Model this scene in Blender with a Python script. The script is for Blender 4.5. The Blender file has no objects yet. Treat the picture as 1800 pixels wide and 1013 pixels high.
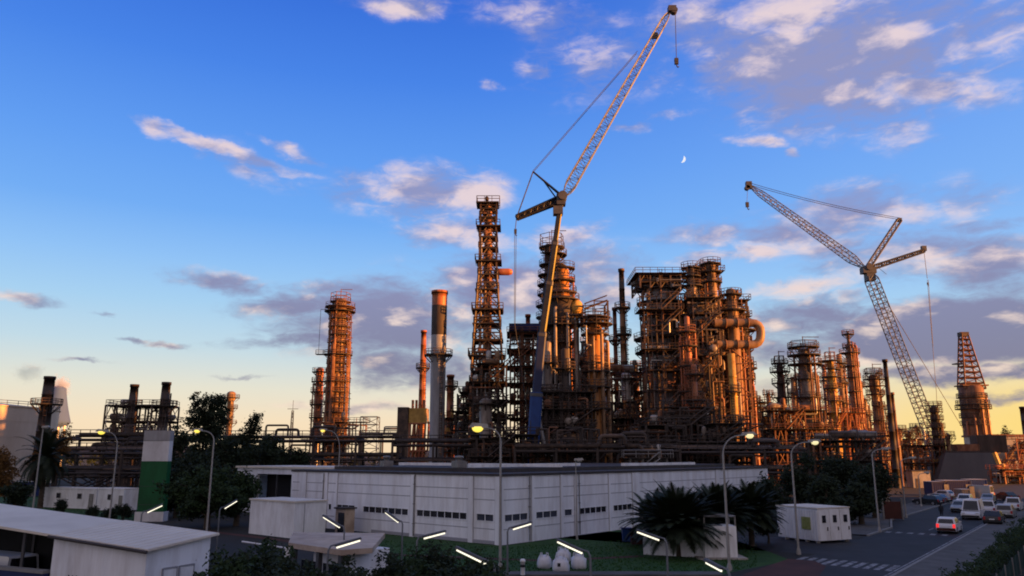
import bpy, math, random
from mathutils import Vector, Matrix
R = math.radians
C = bpy.context.scene
COL = C.collection
# ------------------------------------------------------------------ camera
CAM_H = 7.5; F = 1350.0; CX, CY = 900.0, 506.5
TH = math.atan(294.0 / F); ST, CT = math.sin(TH), math.cos(TH)
cd = bpy.data.cameras.new('camera'); cam = bpy.data.objects.new('camera', cd); COL.objects.link(cam)
cam.location = (0, 0, CAM_H); cam.rotation_euler = (math.pi / 2 + TH, 0, 0)
cd.sensor_width = 36; cd.lens = 36 * F / 1800; cd.clip_start = 0.5; cd.clip_end = 9000
C.camera = cam
C.view_settings.view_transform = 'Standard'; C.view_settings.look = 'None'
C.view_settings.exposure = 1.6; C.view_settings.gamma = 1
C.render.engine = 'CYCLES'
C.cycles.use_denoising = True
C.cycles.max_bounces = 5; C.cycles.diffuse_bounces = 3; C.cycles.glossy_bounces = 2
C.cycles.sample_clamp_indirect = 4
C.cycles.filter_width = 1.9
# ------------------------------------------------------------------ sun
SUN_AZ, SUN_EL = 105.0, 4.6            # azimuth clockwise from the view direction (+Y)
sd = bpy.data.lights.new('sun', 'SUN'); sun = bpy.data.objects.new('sun', sd); COL.objects.link(sun)
sd.energy = 5.0; sd.angle = R(0.6); sd.color = (1.0, 0.375, 0.08)
to_sun = Vector((math.sin(R(SUN_AZ)) * math.cos(R(SUN_EL)), math.cos(R(SUN_AZ)) * math.cos(R(SUN_EL)), math.sin(R(SUN_EL))))
sun.rotation_euler = to_sun.to_track_quat('Z', 'Y').to_euler()

# ------------------------------------------------------------------ picture <-> world
def ray(px, py):
    u = (px - CX) / F; v = (CY - py) / F
    return Vector((u, CT - v * ST, ST + v * CT))
def P(px, py, Y):
    d = ray(px, py); return Vector((0, 0, CAM_H)) + d * (Y / d.y)
def G(px, py, z=0.0):
    d = ray(px, py); return Vector((0, 0, CAM_H)) + d * ((z - CAM_H) / d.z)
def zat(py, Y): return P(900, py, Y).z
def mpp(py, Y): return Y / (ray(900, py).y * F)
def azel(px, py):
    d = ray(px, py).normalized(); return math.atan2(d.x, d.y), math.asin(d.z)
def lin(r, g, b):
    f = lambda c: (c / 12.92 if c <= 0.04045 else ((c + 0.055) / 1.055) ** 2.4)
    return (f(r / 255), f(g / 255), f(b / 255), 1)

# ------------------------------------------------------------------ sky
W = bpy.data.worlds.new('World'); C.world = W; W.use_nodes = True
nt = W.node_tree; nt.nodes.clear(); L = nt.links
def N(t, **kw):
    n = nt.nodes.new(t)
    for k, v in kw.items(): setattr(n, k, v)
    return n
def MA(op, a, b=None, c=None, clamp=False):
    n = N('ShaderNodeMath', operation=op, use_clamp=clamp)
    for i, x in enumerate((a, b, c)):
        if x is None: continue
        if isinstance(x, (int, float)): n.inputs[i].default_value = x
        else: L.new(x, n.inputs[i])
    return n.outputs[0]
def SS(x, a, b, lo=0.0, hi=1.0):
    n = N('ShaderNodeMapRange', interpolation_type='SMOOTHSTEP'); L.new(x, n.inputs[0])
    n.inputs[1].default_value = a; n.inputs[2].default_value = b; n.inputs[3].default_value = lo; n.inputs[4].default_value = hi
    return n.outputs[0]
def MIX(f, a, b):
    n = N('ShaderNodeMix', data_type='RGBA')
    if isinstance(f, (int, float)): n.inputs[0].default_value = f
    else: L.new(f, n.inputs[0])
    for s, x in ((6, a), (7, b)):
        if isinstance(x, tuple): n.inputs[s].default_value = x
        else: L.new(x, n.inputs[s])
    return n.outputs[2]
tc = N('ShaderNodeTexCoord'); sep = N('ShaderNodeSeparateXYZ'); L.new(tc.outputs['Generated'], sep.inputs[0])
X_, Y_, Z_ = sep.outputs
AZ = MA('ARCTAN2', X_, Y_); EL = MA('ARCSINE', Z_)
cmb = N('ShaderNodeCombineXYZ'); L.new(AZ, cmb.inputs[0]); L.new(EL, cmb.inputs[1]); UV = cmb.outputs[0]
ramp = N('ShaderNodeValToRGB'); L.new(MA('DIVIDE', EL, 0.70), ramp.inputs[0])
def stop(py, c): return (max(0.0, azel(900, py)[1] / 0.70), lin(*c))
stops = [(0.0, lin(253, 224, 184)), stop(745, (251, 228, 194)), stop(690, (234, 230, 212)), stop(620, (197, 222, 235)), stop(550, (170, 212, 245)), stop(480, (146, 197, 250)),
         stop(400, (116, 176, 249)), stop(300, (98, 160, 246)), stop(150, (72, 134, 236)), stop(0, (54, 112, 222)), (1.0, lin(112, 132, 184))]
cr = ramp.color_ramp
while len(cr.elements) < len(stops): cr.elements.new(0.5)
for e, (p, c) in zip(cr.elements, stops): e.position = p; e.color = c
sky = ramp.outputs[0]
# the daylight model below the graded colours
nish = N('ShaderNodeTexSky', sky_type='NISHITA', sun_disc=False, sun_elevation=R(SUN_EL), sun_rotation=R(SUN_AZ))
nsc = N('ShaderNodeVectorMath', operation='SCALE'); L.new(nish.outputs[0], nsc.inputs[0]); nsc.inputs[3].default_value = 0.10
sky = MIX(0.05, sky, nsc.outputs[0])
back_inv = SS(EL, 0.12, 0.25)
# golden horizon towards the sun
gold = MA('MULTIPLY', SS(AZ, 0.16, 0.66), SS(EL, 0.03, 0.15, 1.0, 0.0))
sky = MIX(MA('MULTIPLY', gold, 0.85), sky, lin(255, 219, 112))
sky = MIX(MA('MULTIPLY', MA('MULTIPLY', SS(AZ, -0.1, 0.75), 0.30), back_inv), sky, lin(150, 192, 250))
# lilac pink sky opposite (behind the viewer), clouds there too
back = SS(Y_, -0.55, 0.25, 1.0, 0.0)
sky = MIX(MA('MULTIPLY', back, 0.85), sky, lin(190, 178, 186))
# clouds: soft patches broken up by noise, laid out by compass direction and height
def patch(px, py, rx, ry, rot=0.0, dens=1.0, prev=None):
    a, e = azel(px, py)
    a2, _ = azel(px + rx, py); _, e2 = azel(px, py - ry)
    m = N('ShaderNodeMapping', vector_type='TEXTURE'); cx_ = N('ShaderNodeCombineXYZ'); L.new(wsep.outputs[0], cx_.inputs[0]); L.new(wsep.outputs[1], cx_.inputs[1])
    if prev is not None: L.new(prev, cx_.inputs[2])      # keeps the patches evaluated one after another
    L.new(cx_.outputs[0], m.inputs[0])
    m.inputs[1].default_value = (a, e, 0); m.inputs[2].default_value = (0, 0, R(-rot)); m.inputs[3].default_value = (abs(a2 - a), abs(e2 - e), 1e6)
    ln = N('ShaderNodeVectorMath', operation='LENGTH'); L.new(m.outputs[0], ln.inputs[0])
    return SS(ln.outputs['Value'], 0.0, 1.35, dens, 0.0)
def noise(scale, detail, sx, sy, off=(0, 0, 0), rough=0.6, dist=0.0):
    m = N('ShaderNodeMapping'); L.new(UV, m.inputs[0]); m.inputs[3].default_value = (sx, sy, 1); m.inputs[1].default_value = off
    n = N('ShaderNodeTexNoise'); L.new(m.outputs[0], n.inputs['Vector'])
    n.inputs['Scale'].default_value = scale; n.inputs['Detail'].default_value = detail; n.inputs['Roughness'].default_value = rough; n.inputs['Distortion'].default_value = dist
    return n
wn = noise(10, 6, 1, 1.8, (3.3, 1.2, 0))
wv = N('ShaderNodeVectorMath', operation='SUBTRACT'); L.new(wn.outputs['Color'], wv.inputs[0]); wv.inputs[1].default_value = (.5, .5, .5)
ws = N('ShaderNodeVectorMath', operation='MULTIPLY'); L.new(wv.outputs[0], ws.inputs[0]); ws.inputs[1].default_value = (0.10, 0.045, 0)
wa = N('ShaderNodeVectorMath', operation='ADD'); L.new(UV, wa.inputs[0]); L.new(ws.outputs[0], wa.inputs[1]); warp = wa.outputs[0]
wsep = N('ShaderNodeSeparateXYZ'); L.new(warp, wsep.inputs[0])
CLOUDS = [ (1480,110,280,125,8,.92,.08),(1560,60,220,80,0,.65,.25),(1330,60,160,80,0,.6,.3),(1580,440,230,60,2,.62,.3),(1450,400,180,50,0,.62,.3),(1420,560,160,50,0,.85,.2),(690,570,220,72,0,1.0,.1),(900,520,230,70,0,.78,.12),(1760,500,120,60,0,.7,.2),
 # px, py, rx, ry, tilt, density, brightness
 (285,222,50,16,12,.8,1),(375,256,105,12,18,.8,.95),(455,284,95,11,10,.7,.8),(500,264,62,12,14,.62,.8),(430,290,120,25,18,.4,.5),
 (650,335,95,40,0,.55,.1),(750,340,130,50,4,.85,.7),(835,345,75,38,0,.9,1),(790,410,90,28,0,.7,.3),(855,425,50,18,0,.6,.9),
 (395,497,95,18,6,.85,0),(40,525,75,12,2,.75,0),(540,535,140,24,-5,.95,0),(600,510,110,20,0,.7,.1),(560,597,160,14,-7,.9,0),
 (700,545,150,50,0,1.05,.15),(830,560,60,30,0,.6,.8),(720,650,135,42,0,1.0,.1),(640,600,150,26,-4,.7,.2),(760,600,90,20,0,.7,.6),(300,612,45,7,0,.7,0),(235,603,35,5,0,.6,0),(180,553,30,5,0,.5,0),(140,642,45,4,0,.6,0),(640,720,140,9,2,.7,.1),(430,664,60,4,0,.5,.1),
 (880,490,150,45,-3,.9,.1),(1040,470,90,55,0,.75,.3),(1000,415,85,26,-5,.75,.9),(1050,520,120,40,0,.7,.4),(960,560,160,60,0,.6,.6),
 (700,8,90,24,0,.75,.6),(960,35,150,50,8,.42,.22),(1060,110,150,80,0,.36,.2),(940,122,38,15,6,.46,.6),(875,146,25,12,0,.4,.6),
 (1400,18,120,44,4,.95,1),(1360,105,150,75,0,.9,.05),(1520,90,110,70,0,.95,.1),(1580,62,80,26,14,.75,.7),(1625,155,140,36,16,.9,.6),(1420,165,160,50,0,.85,.1),(1690,60,150,70,0,.6,.3),(1590,230,80,44,0,.5,.45),(1230,40,120,60,0,.5,.4),
 (1325,246,46,15,14,.75,1),(1388,268,28,10,6,.62,.8),(1112,222,42,10,0,.5,.5),(1190,200,60,10,0,.45,.7),(1150,140,80,40,0,.35,.4),
 (1500,368,130,48,0,.85,.2),(1590,375,70,30,0,.6,.8),(1345,437,45,18,8,.85,1),(1390,402,110,24,0,.8,.15),(1470,430,90,22,0,.8,.85),(1240,408,100,24,0,.65,.35),(1240,450,90,14,0,.65,.9),(1310,450,30,12,0,.6,1),
 (1650,430,150,34,4,.75,.2),(1730,460,120,44,0,.9,.05),(1700,350,110,40,0,.4,.4),(1730,395,120,16,6,.6,.1),
 (1400,500,120,16,-3,.7,1),(1485,520,45,18,0,.75,1),(1450,555,110,34,0,.9,.15),(1500,575,90,24,0,.5,1),(1640,580,270,50,-2,1.6,.02),(1750,560,170,48,0,1.5,.0),(1400,610,160,30,0,.8,.3),
 (1660,612,270,32,0,1.4,.02),(1700,655,240,17,0,1.25,.08),(1500,640,120,16,0,.7,.9),(1780,690,120,10,0,.7,.15),(1420,680,150,18,0,.6,.6),(1200,560,200,60,0,.4,.5),
]
allm = None; brm = None
for (px, py, rx, ry, rot, dn, br) in CLOUDS:
    p = patch(px, py, rx * 1.2, ry * 1.25, rot, dn, brm)
    b = MA('MULTIPLY', p, br)
    allm = p if allm is None else MA('MAXIMUM', allm, p)
    brm = b if brm is None else MA('MAXIMUM', brm, b)
n1 = noise(12, 6, 1, 2.2, (1, 7, 0), 0.52, 0.3)
n1b = noise(12, 6, 1, 2.2, (1 - 0.016, 7 + 0.06, 0), 0.52, 0.3)       # the same field a little towards the sun
n2 = noise(30, 8, 1, 2.6, (2, 5, 1), 0.64, 0.9)
nb = noise(5, 6, 1, 1.6, (4, 2, 3), 0.6)
n1v = n1.outputs[0]
dens = MA('ADD', MA('MULTIPLY', allm, 1.15), MA('ADD', MA('MULTIPLY', MA('SUBTRACT', n1v, 0.5), 1.2), MA('MULTIPLY', MA('SUBTRACT', n2.outputs[0], 0.5), 0.95)))
alpha = MA('MULTIPLY', SS(dens, 0.0, 1.08), MA('MULTIPLY', SS(allm, 0.0, 0.34), 0.96))
relief = MA('MULTIPLY', MA('SUBTRACT', n1v, n1b.outputs[0]), 4.2)
bright = MA('ADD', MA('ADD', MA('DIVIDE', brm, MA('MAXIMUM', allm, 0.15)), relief), MA('ADD', MA('MULTIPLY', SS(dens, 0.45, 1.3), -0.30), MA('MULTIPLY', MA('SUBTRACT', n2.outputs[0], 0.48), 1.5)))
cdark = MIX(SS(EL, 0.06, 0.32), lin(128, 128, 154), lin(146, 150, 192))
cbri = MIX(SS(EL, 0.05, 0.30), lin(248, 224, 204), lin(232, 212, 216))
ccol = MIX(SS(bright, 0.05, 1.35), cdark, cbri)
sky = MIX(alpha, sky, ccol)
backc = MA('MULTIPLY', SS(nb.outputs[0], 0.42, 0.62), MA('MULTIPLY', back, 0.75))
sky = MIX(backc, sky, lin(196, 178, 180))
bg = N('ShaderNodeBackground'); L.new(sky, bg.inputs[0]); bg.inputs[1].default_value = 0.330
wo = N('ShaderNodeOutputWorld'); L.new(bg.outputs[0], wo.inputs[0])
W.cycles.sampling_method = 'MANUAL'; W.cycles.sample_map_resolution = 512
# ------------------------------------------------------------------ materials
def mat(name, c1, c2=None, scale=1.5, rough=0.7, metal=0.0, streak=1.0, bump=0.0, emit=None, spec=0.3, lo=0.35, hi=0.7, grime=0.0, gs=0.45):
    m = bpy.data.materials.new(name); m.use_nodes = True; t = m.node_tree; b = t.nodes['Principled BSDF']
    b.inputs['Roughness'].default_value = rough; b.inputs['Metallic'].default_value = metal
    b.inputs['Specular IOR Level'].default_value = spec
    c1 = tuple(c1) + (1,); c2 = tuple(c2) + (1,) if c2 else c1
    tc = t.nodes.new('ShaderNodeTexCoord'); mp = t.nodes.new('ShaderNodeMapping'); t.links.new(tc.outputs['Object'], mp.inputs[0])
    mp.inputs[3].default_value = (1, 1, streak)
    n = t.nodes.new('ShaderNodeTexNoise'); t.links.new(mp.outputs[0], n.inputs['Vector'])
    n.inputs['Scale'].default_value = scale; n.inputs['Detail'].default_value = 6; n.inputs['Roughness'].default_value = 0.62
    r = t.nodes.new('ShaderNodeValToRGB'); t.links.new(n.outputs[0], r.inputs[0])
    r.color_ramp.elements[0].position = lo; r.color_ramp.elements[0].color = c1
    r.color_ramp.elements[1].position = hi; r.color_ramp.elements[1].color = c2
    co = r.outputs[0]
    if grime:
        m2 = t.nodes.new('ShaderNodeMapping'); t.links.new(tc.outputs['Object'], m2.inputs[0]); m2.inputs[3].default_value = (1, 1, min(1, streak * 1.5)); m2.inputs[1].default_value = (3.1, 7.7, 1.3)
        n2 = t.nodes.new('ShaderNodeTexNoise'); n2.inputs['Scale'].default_value = gs; n2.inputs['Detail'].default_value = 8; n2.inputs['Roughness'].default_value = .7; t.links.new(m2.outputs[0], n2.inputs['Vector'])
        r2 = t.nodes.new('ShaderNodeMapRange'); r2.inputs[1].default_value = .42; r2.inputs[2].default_value = .68; r2.inputs[4].default_value = grime; t.links.new(n2.outputs[0], r2.inputs[0])
        mx = t.nodes.new('ShaderNodeMix'); mx.data_type = 'RGBA'; mx.blend_type = 'MULTIPLY'; t.links.new(r2.outputs[0], mx.inputs[0]); t.links.new(co, mx.inputs[6]); mx.inputs[7].default_value = (.30, .22, .17, 1); co = mx.outputs[2]
    t.links.new(co, b.inputs['Base Color'])
    if bump:
        bn = t.nodes.new('ShaderNodeBump'); bn.inputs['Strength'].default_value = bump; bn.inputs['Distance'].default_value = 0.05
        t.links.new(n.outputs[0], bn.inputs['Height']); t.links.new(bn.outputs[0], b.inputs['Normal'])
    if emit:
        b.inputs['Emission Color'].default_value = tuple(emit[0]) + (1,); b.inputs['Emission Strength'].default_value = emit[1]
    return m
M = {}
M['rust']   = mat('rusty_red_steel', (.14,.055,.03), (.30,.15,.085), 0.9, .65, streak=.35, grime=.7)
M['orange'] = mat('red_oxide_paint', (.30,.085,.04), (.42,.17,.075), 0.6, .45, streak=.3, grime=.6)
M['steel']  = mat('weathered_structural_steel', (.04,.03,.026), (.14,.09,.065), 0.7, .6)
M['galv']   = mat('galvanised_steel', (.16,.155,.155), (.25,.235,.225), 2, .45, .4)
M['clad']   = mat('aluminium_cladding', (.36,.34,.32), (.48,.45,.42), .5, .38, grime=.6, gs=.8, metal=.25, spec=.5, streak=.25)
M['cladd']  = mat('stained_cladding', (.13,.105,.09), (.34,.29,.25), .6, .42, .1, streak=.22, grime=.75, gs=.7)
M['brown']  = mat('brown_insulation', (.19,.105,.055), (.36,.23,.13), .7, .48, streak=.3, grime=.7, gs=.7)
M['stackg'] = mat('pale_grey_stack_paint', (.26,.26,.28), (.36,.36,.38), .4, .55, streak=.15, grime=.5)
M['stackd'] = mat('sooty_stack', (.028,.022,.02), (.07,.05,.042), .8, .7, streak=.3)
M['conc']   = mat('concrete', (.24,.22,.20), (.36,.33,.30), .6, .9)
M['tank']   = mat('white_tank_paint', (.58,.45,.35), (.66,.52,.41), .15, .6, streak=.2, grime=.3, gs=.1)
M['white']  = mat('white_wall_panel', (.68,.70,.75), (.82,.83,.87), .5, .7, streak=.12, lo=.25, hi=.6, grime=.35, gs=.9)
M['whited'] = mat('white_wall_joint', (.30,.30,.33), None, 1, .8)
M['whiteb'] = mat('bright_white_paint', (.64,.65,.66), (.79,.79,.81), .6, .6, streak=.2, lo=.25, hi=.6, grime=.35, gs=1.1)
M['roofg']  = mat('pale_sheet_roof', (.56,.49,.41), (.68,.61,.52), .4, .6, streak=1)
M['roofd']  = mat('dark_roof_edge', (.035,.03,.032), (.06,.05,.05), 1, .7)
M['tan']    = mat('tan_fascia', (.42,.32,.25), (.54,.43,.34), .5, .7, grime=.5, gs=.6)
M['glass']  = mat('dark_window_glass', (.012,.013,.017), (.03,.03,.04), 1, .15, spec=.5)
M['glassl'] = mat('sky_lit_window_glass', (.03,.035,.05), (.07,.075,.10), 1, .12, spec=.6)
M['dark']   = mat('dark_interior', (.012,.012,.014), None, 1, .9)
M['blue']   = mat('blue_crane_paint', (.008,.035,.15), (.012,.05,.20), .8, .45)
M['navyd']  = mat('dark_navy_paint', (.010,.016,.055), (.016,.024,.075), .8, .5)
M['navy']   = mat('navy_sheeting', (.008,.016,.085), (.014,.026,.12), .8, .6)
M['yellow'] = mat('painted_boom_sunlight', (.78,.60,.12), (.85,.68,.16), .8, .42)  # sunlight on the boom's side, put into this yellow
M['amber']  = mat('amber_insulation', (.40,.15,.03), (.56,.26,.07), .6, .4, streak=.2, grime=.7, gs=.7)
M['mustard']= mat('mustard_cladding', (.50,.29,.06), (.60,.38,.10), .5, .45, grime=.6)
M['lat']    = mat('grey_lattice_paint', (.05,.05,.058), (.085,.085,.09), 1, .5)
M['latp']   = mat('pale_lattice_paint', (.075,.095,.14), (.11,.135,.18), 1, .5)
M['boomd']  = mat('darkened_boom_tone', (.012,.013,.018), (.025,.026,.032), 1, .5)  # near black, so the boom's faces read as shaded; struts share it
M['latg']   = mat('dull_lattice_paint', (.10,.105,.12), (.15,.155,.17), 1, .5)
M['cable']  = mat('steel_cable', (.05,.05,.055), None, 1, .6)
M['green']  = mat('green_sign_paint', (.003,.07,.02), (.006,.11,.035), .5, .5, grime=.5, gs=.5, streak=.3)
M['signw']  = mat('white_sign_paint', (.58,.58,.61), (.66,.66,.69), .5, .5, grime=.35, gs=.6, streak=.3)
M['pole']   = mat('grey_lamp_pole', (.24,.23,.22), (.34,.32,.30), 2, .55, .2)
M['lampon'] = mat('lit_yellow_lamp', (.8,.7,.3), emit=((1.0,.74,.09), .40))
M['lampwarm']=mat('lit_pale_lamp', (.8,.75,.5), emit=((1.0,.86,.42), .30))
M['tube']   = mat('lit_white_tube', (.9,.9,.8), emit=((1.0,.93,.70), .46))
M['asph']   = mat('asphalt', (.013,.013,.017), (.026,.025,.031), .25, .8, grime=.6, gs=.6)
M['ground'] = mat('dark_earth', (.012,.011,.010), (.028,.024,.020), .08, .95)
M['pave']   = mat('pavement_slabs', (.075,.072,.073), (.12,.113,.11), .5, .9, grime=.5, gs=.5)
M['kerb']   = mat('kerb_stone', (.18,.175,.175), (.25,.24,.235), 1, .85)
M['paint']  = mat('road_paint', (.05,.05,.058), (.28,.28,.30), 2.2, .8, lo=.38, hi=.58)
M['redp']   = mat('red_path_surface', (.045,.016,.014), (.08,.026,.02), .5, .9)
M['lawn']   = mat('lawn_grass', (.010,.042,.006), (.024,.072,.010), .9, .95, bump=.6)
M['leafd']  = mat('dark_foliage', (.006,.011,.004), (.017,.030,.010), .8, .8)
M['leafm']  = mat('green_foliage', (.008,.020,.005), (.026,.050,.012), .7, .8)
M['leafo']  = mat('autumn_foliage', (.09,.045,.012), (.18,.085,.02), .8, .8)
M['palm']   = mat('palm_frond', (.007,.013,.005), (.020,.030,.011), 1.2, .7)
M['bark']   = mat('bark', (.05,.038,.028), (.10,.075,.055), 3, .9, bump=.4)
M['mesh']   = mat('green_fence_fabric', (.004,.022,.018), (.009,.038,.03), 1.2, .8, streak=.2)
M['red']    = mat('red_paint', (.30,.02,.02), (.38,.03,.03), 2, .4)
M['tyre']   = mat('tyre_rubber', (.015,.015,.016), None, 3, .9)
M['hub']    = mat('wheel_metal', (.3,.3,.31), None, 3, .4, .6)
M['tail']   = mat('lit_tail_lamp', (.5,.02,.02), emit=((1.0,.03,.03), .34))
M['headl']  = mat('clear_head_lamp', (.6,.6,.6), None, 1, .2)
M['plate']  = mat('number_plate', (.6,.6,.6), None, 1, .5)
M['carw']   = mat('white_car_paint', (.60,.60,.63), None, 1, .25, spec=.5)
M['carg']   = mat('silver_car_paint', (.30,.31,.33), None, 1, .3, .4)
M['carb']   = mat('black_car_paint', (.015,.015,.018), None, 1, .25, spec=.5)
M['cars']   = mat('grey_car_paint', (.12,.12,.14), None, 1, .3)
M['bag']    = mat('woven_white_sack', (.50,.50,.55), (.62,.62,.66), 3, .9, bump=.3)
M['letter'] = mat('dark_letter_paint', (.02,.02,.024), None, 1, .6)
M['moon']   = mat('moonlit_rock', (.9,.9,.9), emit=((.86,.93,1.0), .23))
M['cool']   = mat('pale_blue_tank_paint', (.05,.10,.26), (.08,.13,.30), .05, .9, streak=.3)
M['skin']   = mat('skin', (.35,.2,.14)); M['cloth'] = mat('dark_clothing', (.015,.017,.025))
M['grat']   = mat('deck_grating', (.025,.02,.018), (.06,.045,.036), 1.2, .8)

# ------------------------------------------------------------------ mesh builder
class MB:
    def __init__(s, o=None):
        s.v = []; s.f = []; s.sm = []; s.o = Vector(o.location) if o is not None else Vector((0, 0, 0))
    def add(s, vs, fs, smooth=False):
        k = len(s.v); o = s.o
        s.v.extend([(a[0] - o.x, a[1] - o.y, a[2] - o.z) for a in vs])
        s.f.extend([tuple(i + k for i in f) for f in fs]); s.sm.extend([smooth] * len(fs))
    def box(s, x, y, z, sx, sy, sz, rz=0.0):
        c, n = math.cos(rz), math.sin(rz); vs = []
        for dz in (-.5, .5):
            for dx, dy in ((-.5, -.5), (.5, -.5), (.5, .5), (-.5, .5)):
                a, b = dx * sx, dy * sy; vs.append((x + a * c - b * n, y + a * n + b * c, z + dz * sz))
        s.add(vs, [(3, 2, 1, 0), (4, 5, 6, 7), (0, 1, 5, 4), (1, 2, 6, 5), (2, 3, 7, 6), (3, 0, 4, 7)])
    def prism(s, poly, z0, z1, top=None):
        n = len(poly); q = top or poly
        vs = [(a[0], a[1], z0) for a in poly] + [(a[0], a[1], z1) for a in q]
        s.add(vs, [tuple(range(n - 1, -1, -1)), tuple(range(n, 2 * n))] + [(i, (i + 1) % n, n + (i + 1) % n, n + i) for i in range(n)])
    def tube(s, p, q, r, n=6, r2=None, caps=True):
        p = Vector(p); q = Vector(q); d = q - p
        if d.length < 1e-6: return
        d.normalize(); a = d.orthogonal().normalized() if abs(d.z) < .999 else Vector((1, 0, 0)); b = d.cross(a); r2 = r if r2 is None else r2
        vs = []
        for c, rr in ((p, r), (q, r2)):
            for i in range(n):
                t = 2 * math.pi * (i + .5) / n; vs.append(c + (a * math.cos(t) + b * math.sin(t)) * rr)
        fs = [(i, (i + 1) % n, n + (i + 1) % n, n + i) for i in range(n)]
        s.add(vs, fs, n > 5)
        if caps: s.add(vs, [tuple(range(n - 1, -1, -1)), tuple(range(n, 2 * n))])
    def bar(s, p, q, w): s.tube(p, q, w * .7071, 4)
    def path(s, pts, r, n=8):
        pts = [Vector(p) for p in pts]; rings = []; a = None
        for i, p in enumerate(pts):
            d = (pts[min(i + 1, len(pts) - 1)] - pts[max(i - 1, 0)]).normalized()
            if a is None: a = d.orthogonal().normalized()
            else: a = (a - d * a.dot(d)).normalized()
            b = d.cross(a); rr = r[i] if isinstance(r, (list, tuple)) else r
            rings.append([p + (a * math.cos(2 * math.pi * k / n) + b * math.sin(2 * math.pi * k / n)) * rr for k in range(n)])
        vs = [v for g in rings for v in g]; m = len(rings)
        s.add(vs, [(i * n + k, i * n + (k + 1) % n, (i + 1) * n + (k + 1) % n, (i + 1) * n + k) for i in range(m - 1) for k in range(n)], True)
        s.add(rings[0] + rings[-1], [tuple(range(n - 1, -1, -1)), tuple(range(n, 2 * n))])
    def lathe(s, prof, n=20, c=(0, 0), axis='z', cz=0.0):
        vs = []
        for (r, z) in prof:
            for k in range(n):
                t = 2 * math.pi * k / n; x, y = r * math.cos(t), r * math.sin(t)
                if axis == 'z': vs.append((c[0] + x, c[1] + y, z))
                elif axis == 'x': vs.append((c[0] + z, c[1] + x, cz + y))
                else: vs.append((c[0] + x, c[1] + z, cz + y))
        m = len(prof)
        s.add(vs, [(i * n + k, i * n + (k + 1) % n, (i + 1) * n + (k + 1) % n, (i + 1) * n + k) for i in range(m - 1) for k in range(n)], True)
        s.add(vs, [tuple(range(n - 1, -1, -1)), tuple(range((m - 1) * n, m * n))])
    def ring(s, r0, r1, z0, z1, a0=0.0, a1=2 * math.pi, n=16, c=(0, 0)):
        full = abs(a1 - a0) > 6.28; vs = []
        for i in range(n + 1):
            t = a0 + (a1 - a0) * i / n; cs, sn = math.cos(t), math.sin(t)
            vs += [(c[0] + r0 * cs, c[1] + r0 * sn, z0), (c[0] + r1 * cs, c[1] + r1 * sn, z0), (c[0] + r1 * cs, c[1] + r1 * sn, z1), (c[0] + r0 * cs, c[1] + r0 * sn, z1)]
        fs = []
        for i in range(n):
            k = 4 * i
            for j in range(4): fs.append((k + j, k + (j + 1) % 4, k + 4 + (j + 1) % 4, k + 4 + j))
        if not full: fs += [(0, 1, 2, 3), (4 * n + 3, 4 * n + 2, 4 * n + 1, 4 * n)]
        s.add(vs, fs)
    def lattice(s, p, q, w0, w1, bays, rc, rb, up=None, h0=None, h1=None, taper=0.0):
        p = Vector(p); q = Vector(q); d = (q - p).normalized()
        a = (Vector(up) if up else Vector((0, 1, 0))); a = (a - d * a.dot(d)).normalized(); b = d.cross(a)
        h0 = w0 if h0 is None else h0; h1 = w1 if h1 is None else h1; prev = None
        for i in range(bays + 1):
            t = i / bays; c = p.lerp(q, t); w = w0 + (w1 - w0) * t; h = h0 + (h1 - h0) * t
            if taper:
                k = min(1.0, min(t, 1 - t) / taper); k = .3 + .7 * k; w *= k; h *= k
            cur = [c + a * w / 2 + b * h / 2, c - a * w / 2 + b * h / 2, c - a * w / 2 - b * h / 2, c + a * w / 2 - b * h / 2]
            for k in range(4): s.bar(cur[k], cur[(k + 1) % 4], rb)
            if prev:
                for k in range(4):
                    s.bar(prev[k], cur[k], rc)
                    if i % 2: s.bar(prev[k], cur[(k + 1) % 4], rb)
                    else: s.bar(prev[(k + 1) % 4], cur[k], rb)
            prev = cur
    def build(s, name, m, parent=None, label=None):
        me = bpy.data.meshes.new(name); me.from_pydata(s.v, [], s.f); me.update()
        me.polygons.foreach_set('use_smooth', s.sm)
        me.materials.append(M[m] if isinstance(m, str) else m)
        o = bpy.data.objects.new(name, me); COL.objects.link(o)
        if parent is not None: o.parent = parent
        if label: o['label'] = label
        return o
def thing(name, label, cat, loc=(0, 0, 0), group=None, rz=0.0):
    o = bpy.data.objects.new(name, None); COL.objects.link(o); o.location = loc; o.rotation_euler = (0, 0, rz)
    o['label'] = label; o['category'] = cat; o['kind'] = 'thing'
    if group: o['group'] = group
    return o
def struct(o, label=None):
    o['kind'] = 'structure'
    if label: o['label'] = label
    return o
def tag(o, label, cat, group=None, kind='thing'):
    o['label'] = label; o['category'] = cat; o['kind'] = kind
    if group: o['group'] = group
    return o
KIDS = {}
def kids(o): return [c for c in COL.objects if c.parent is o]
def copy_tree(o, parent=None):
    c = o.copy(); COL.objects.link(c)
    if parent is not None: c.parent = parent
    for ch in kids(o): copy_tree(ch, c)
    return c

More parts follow.
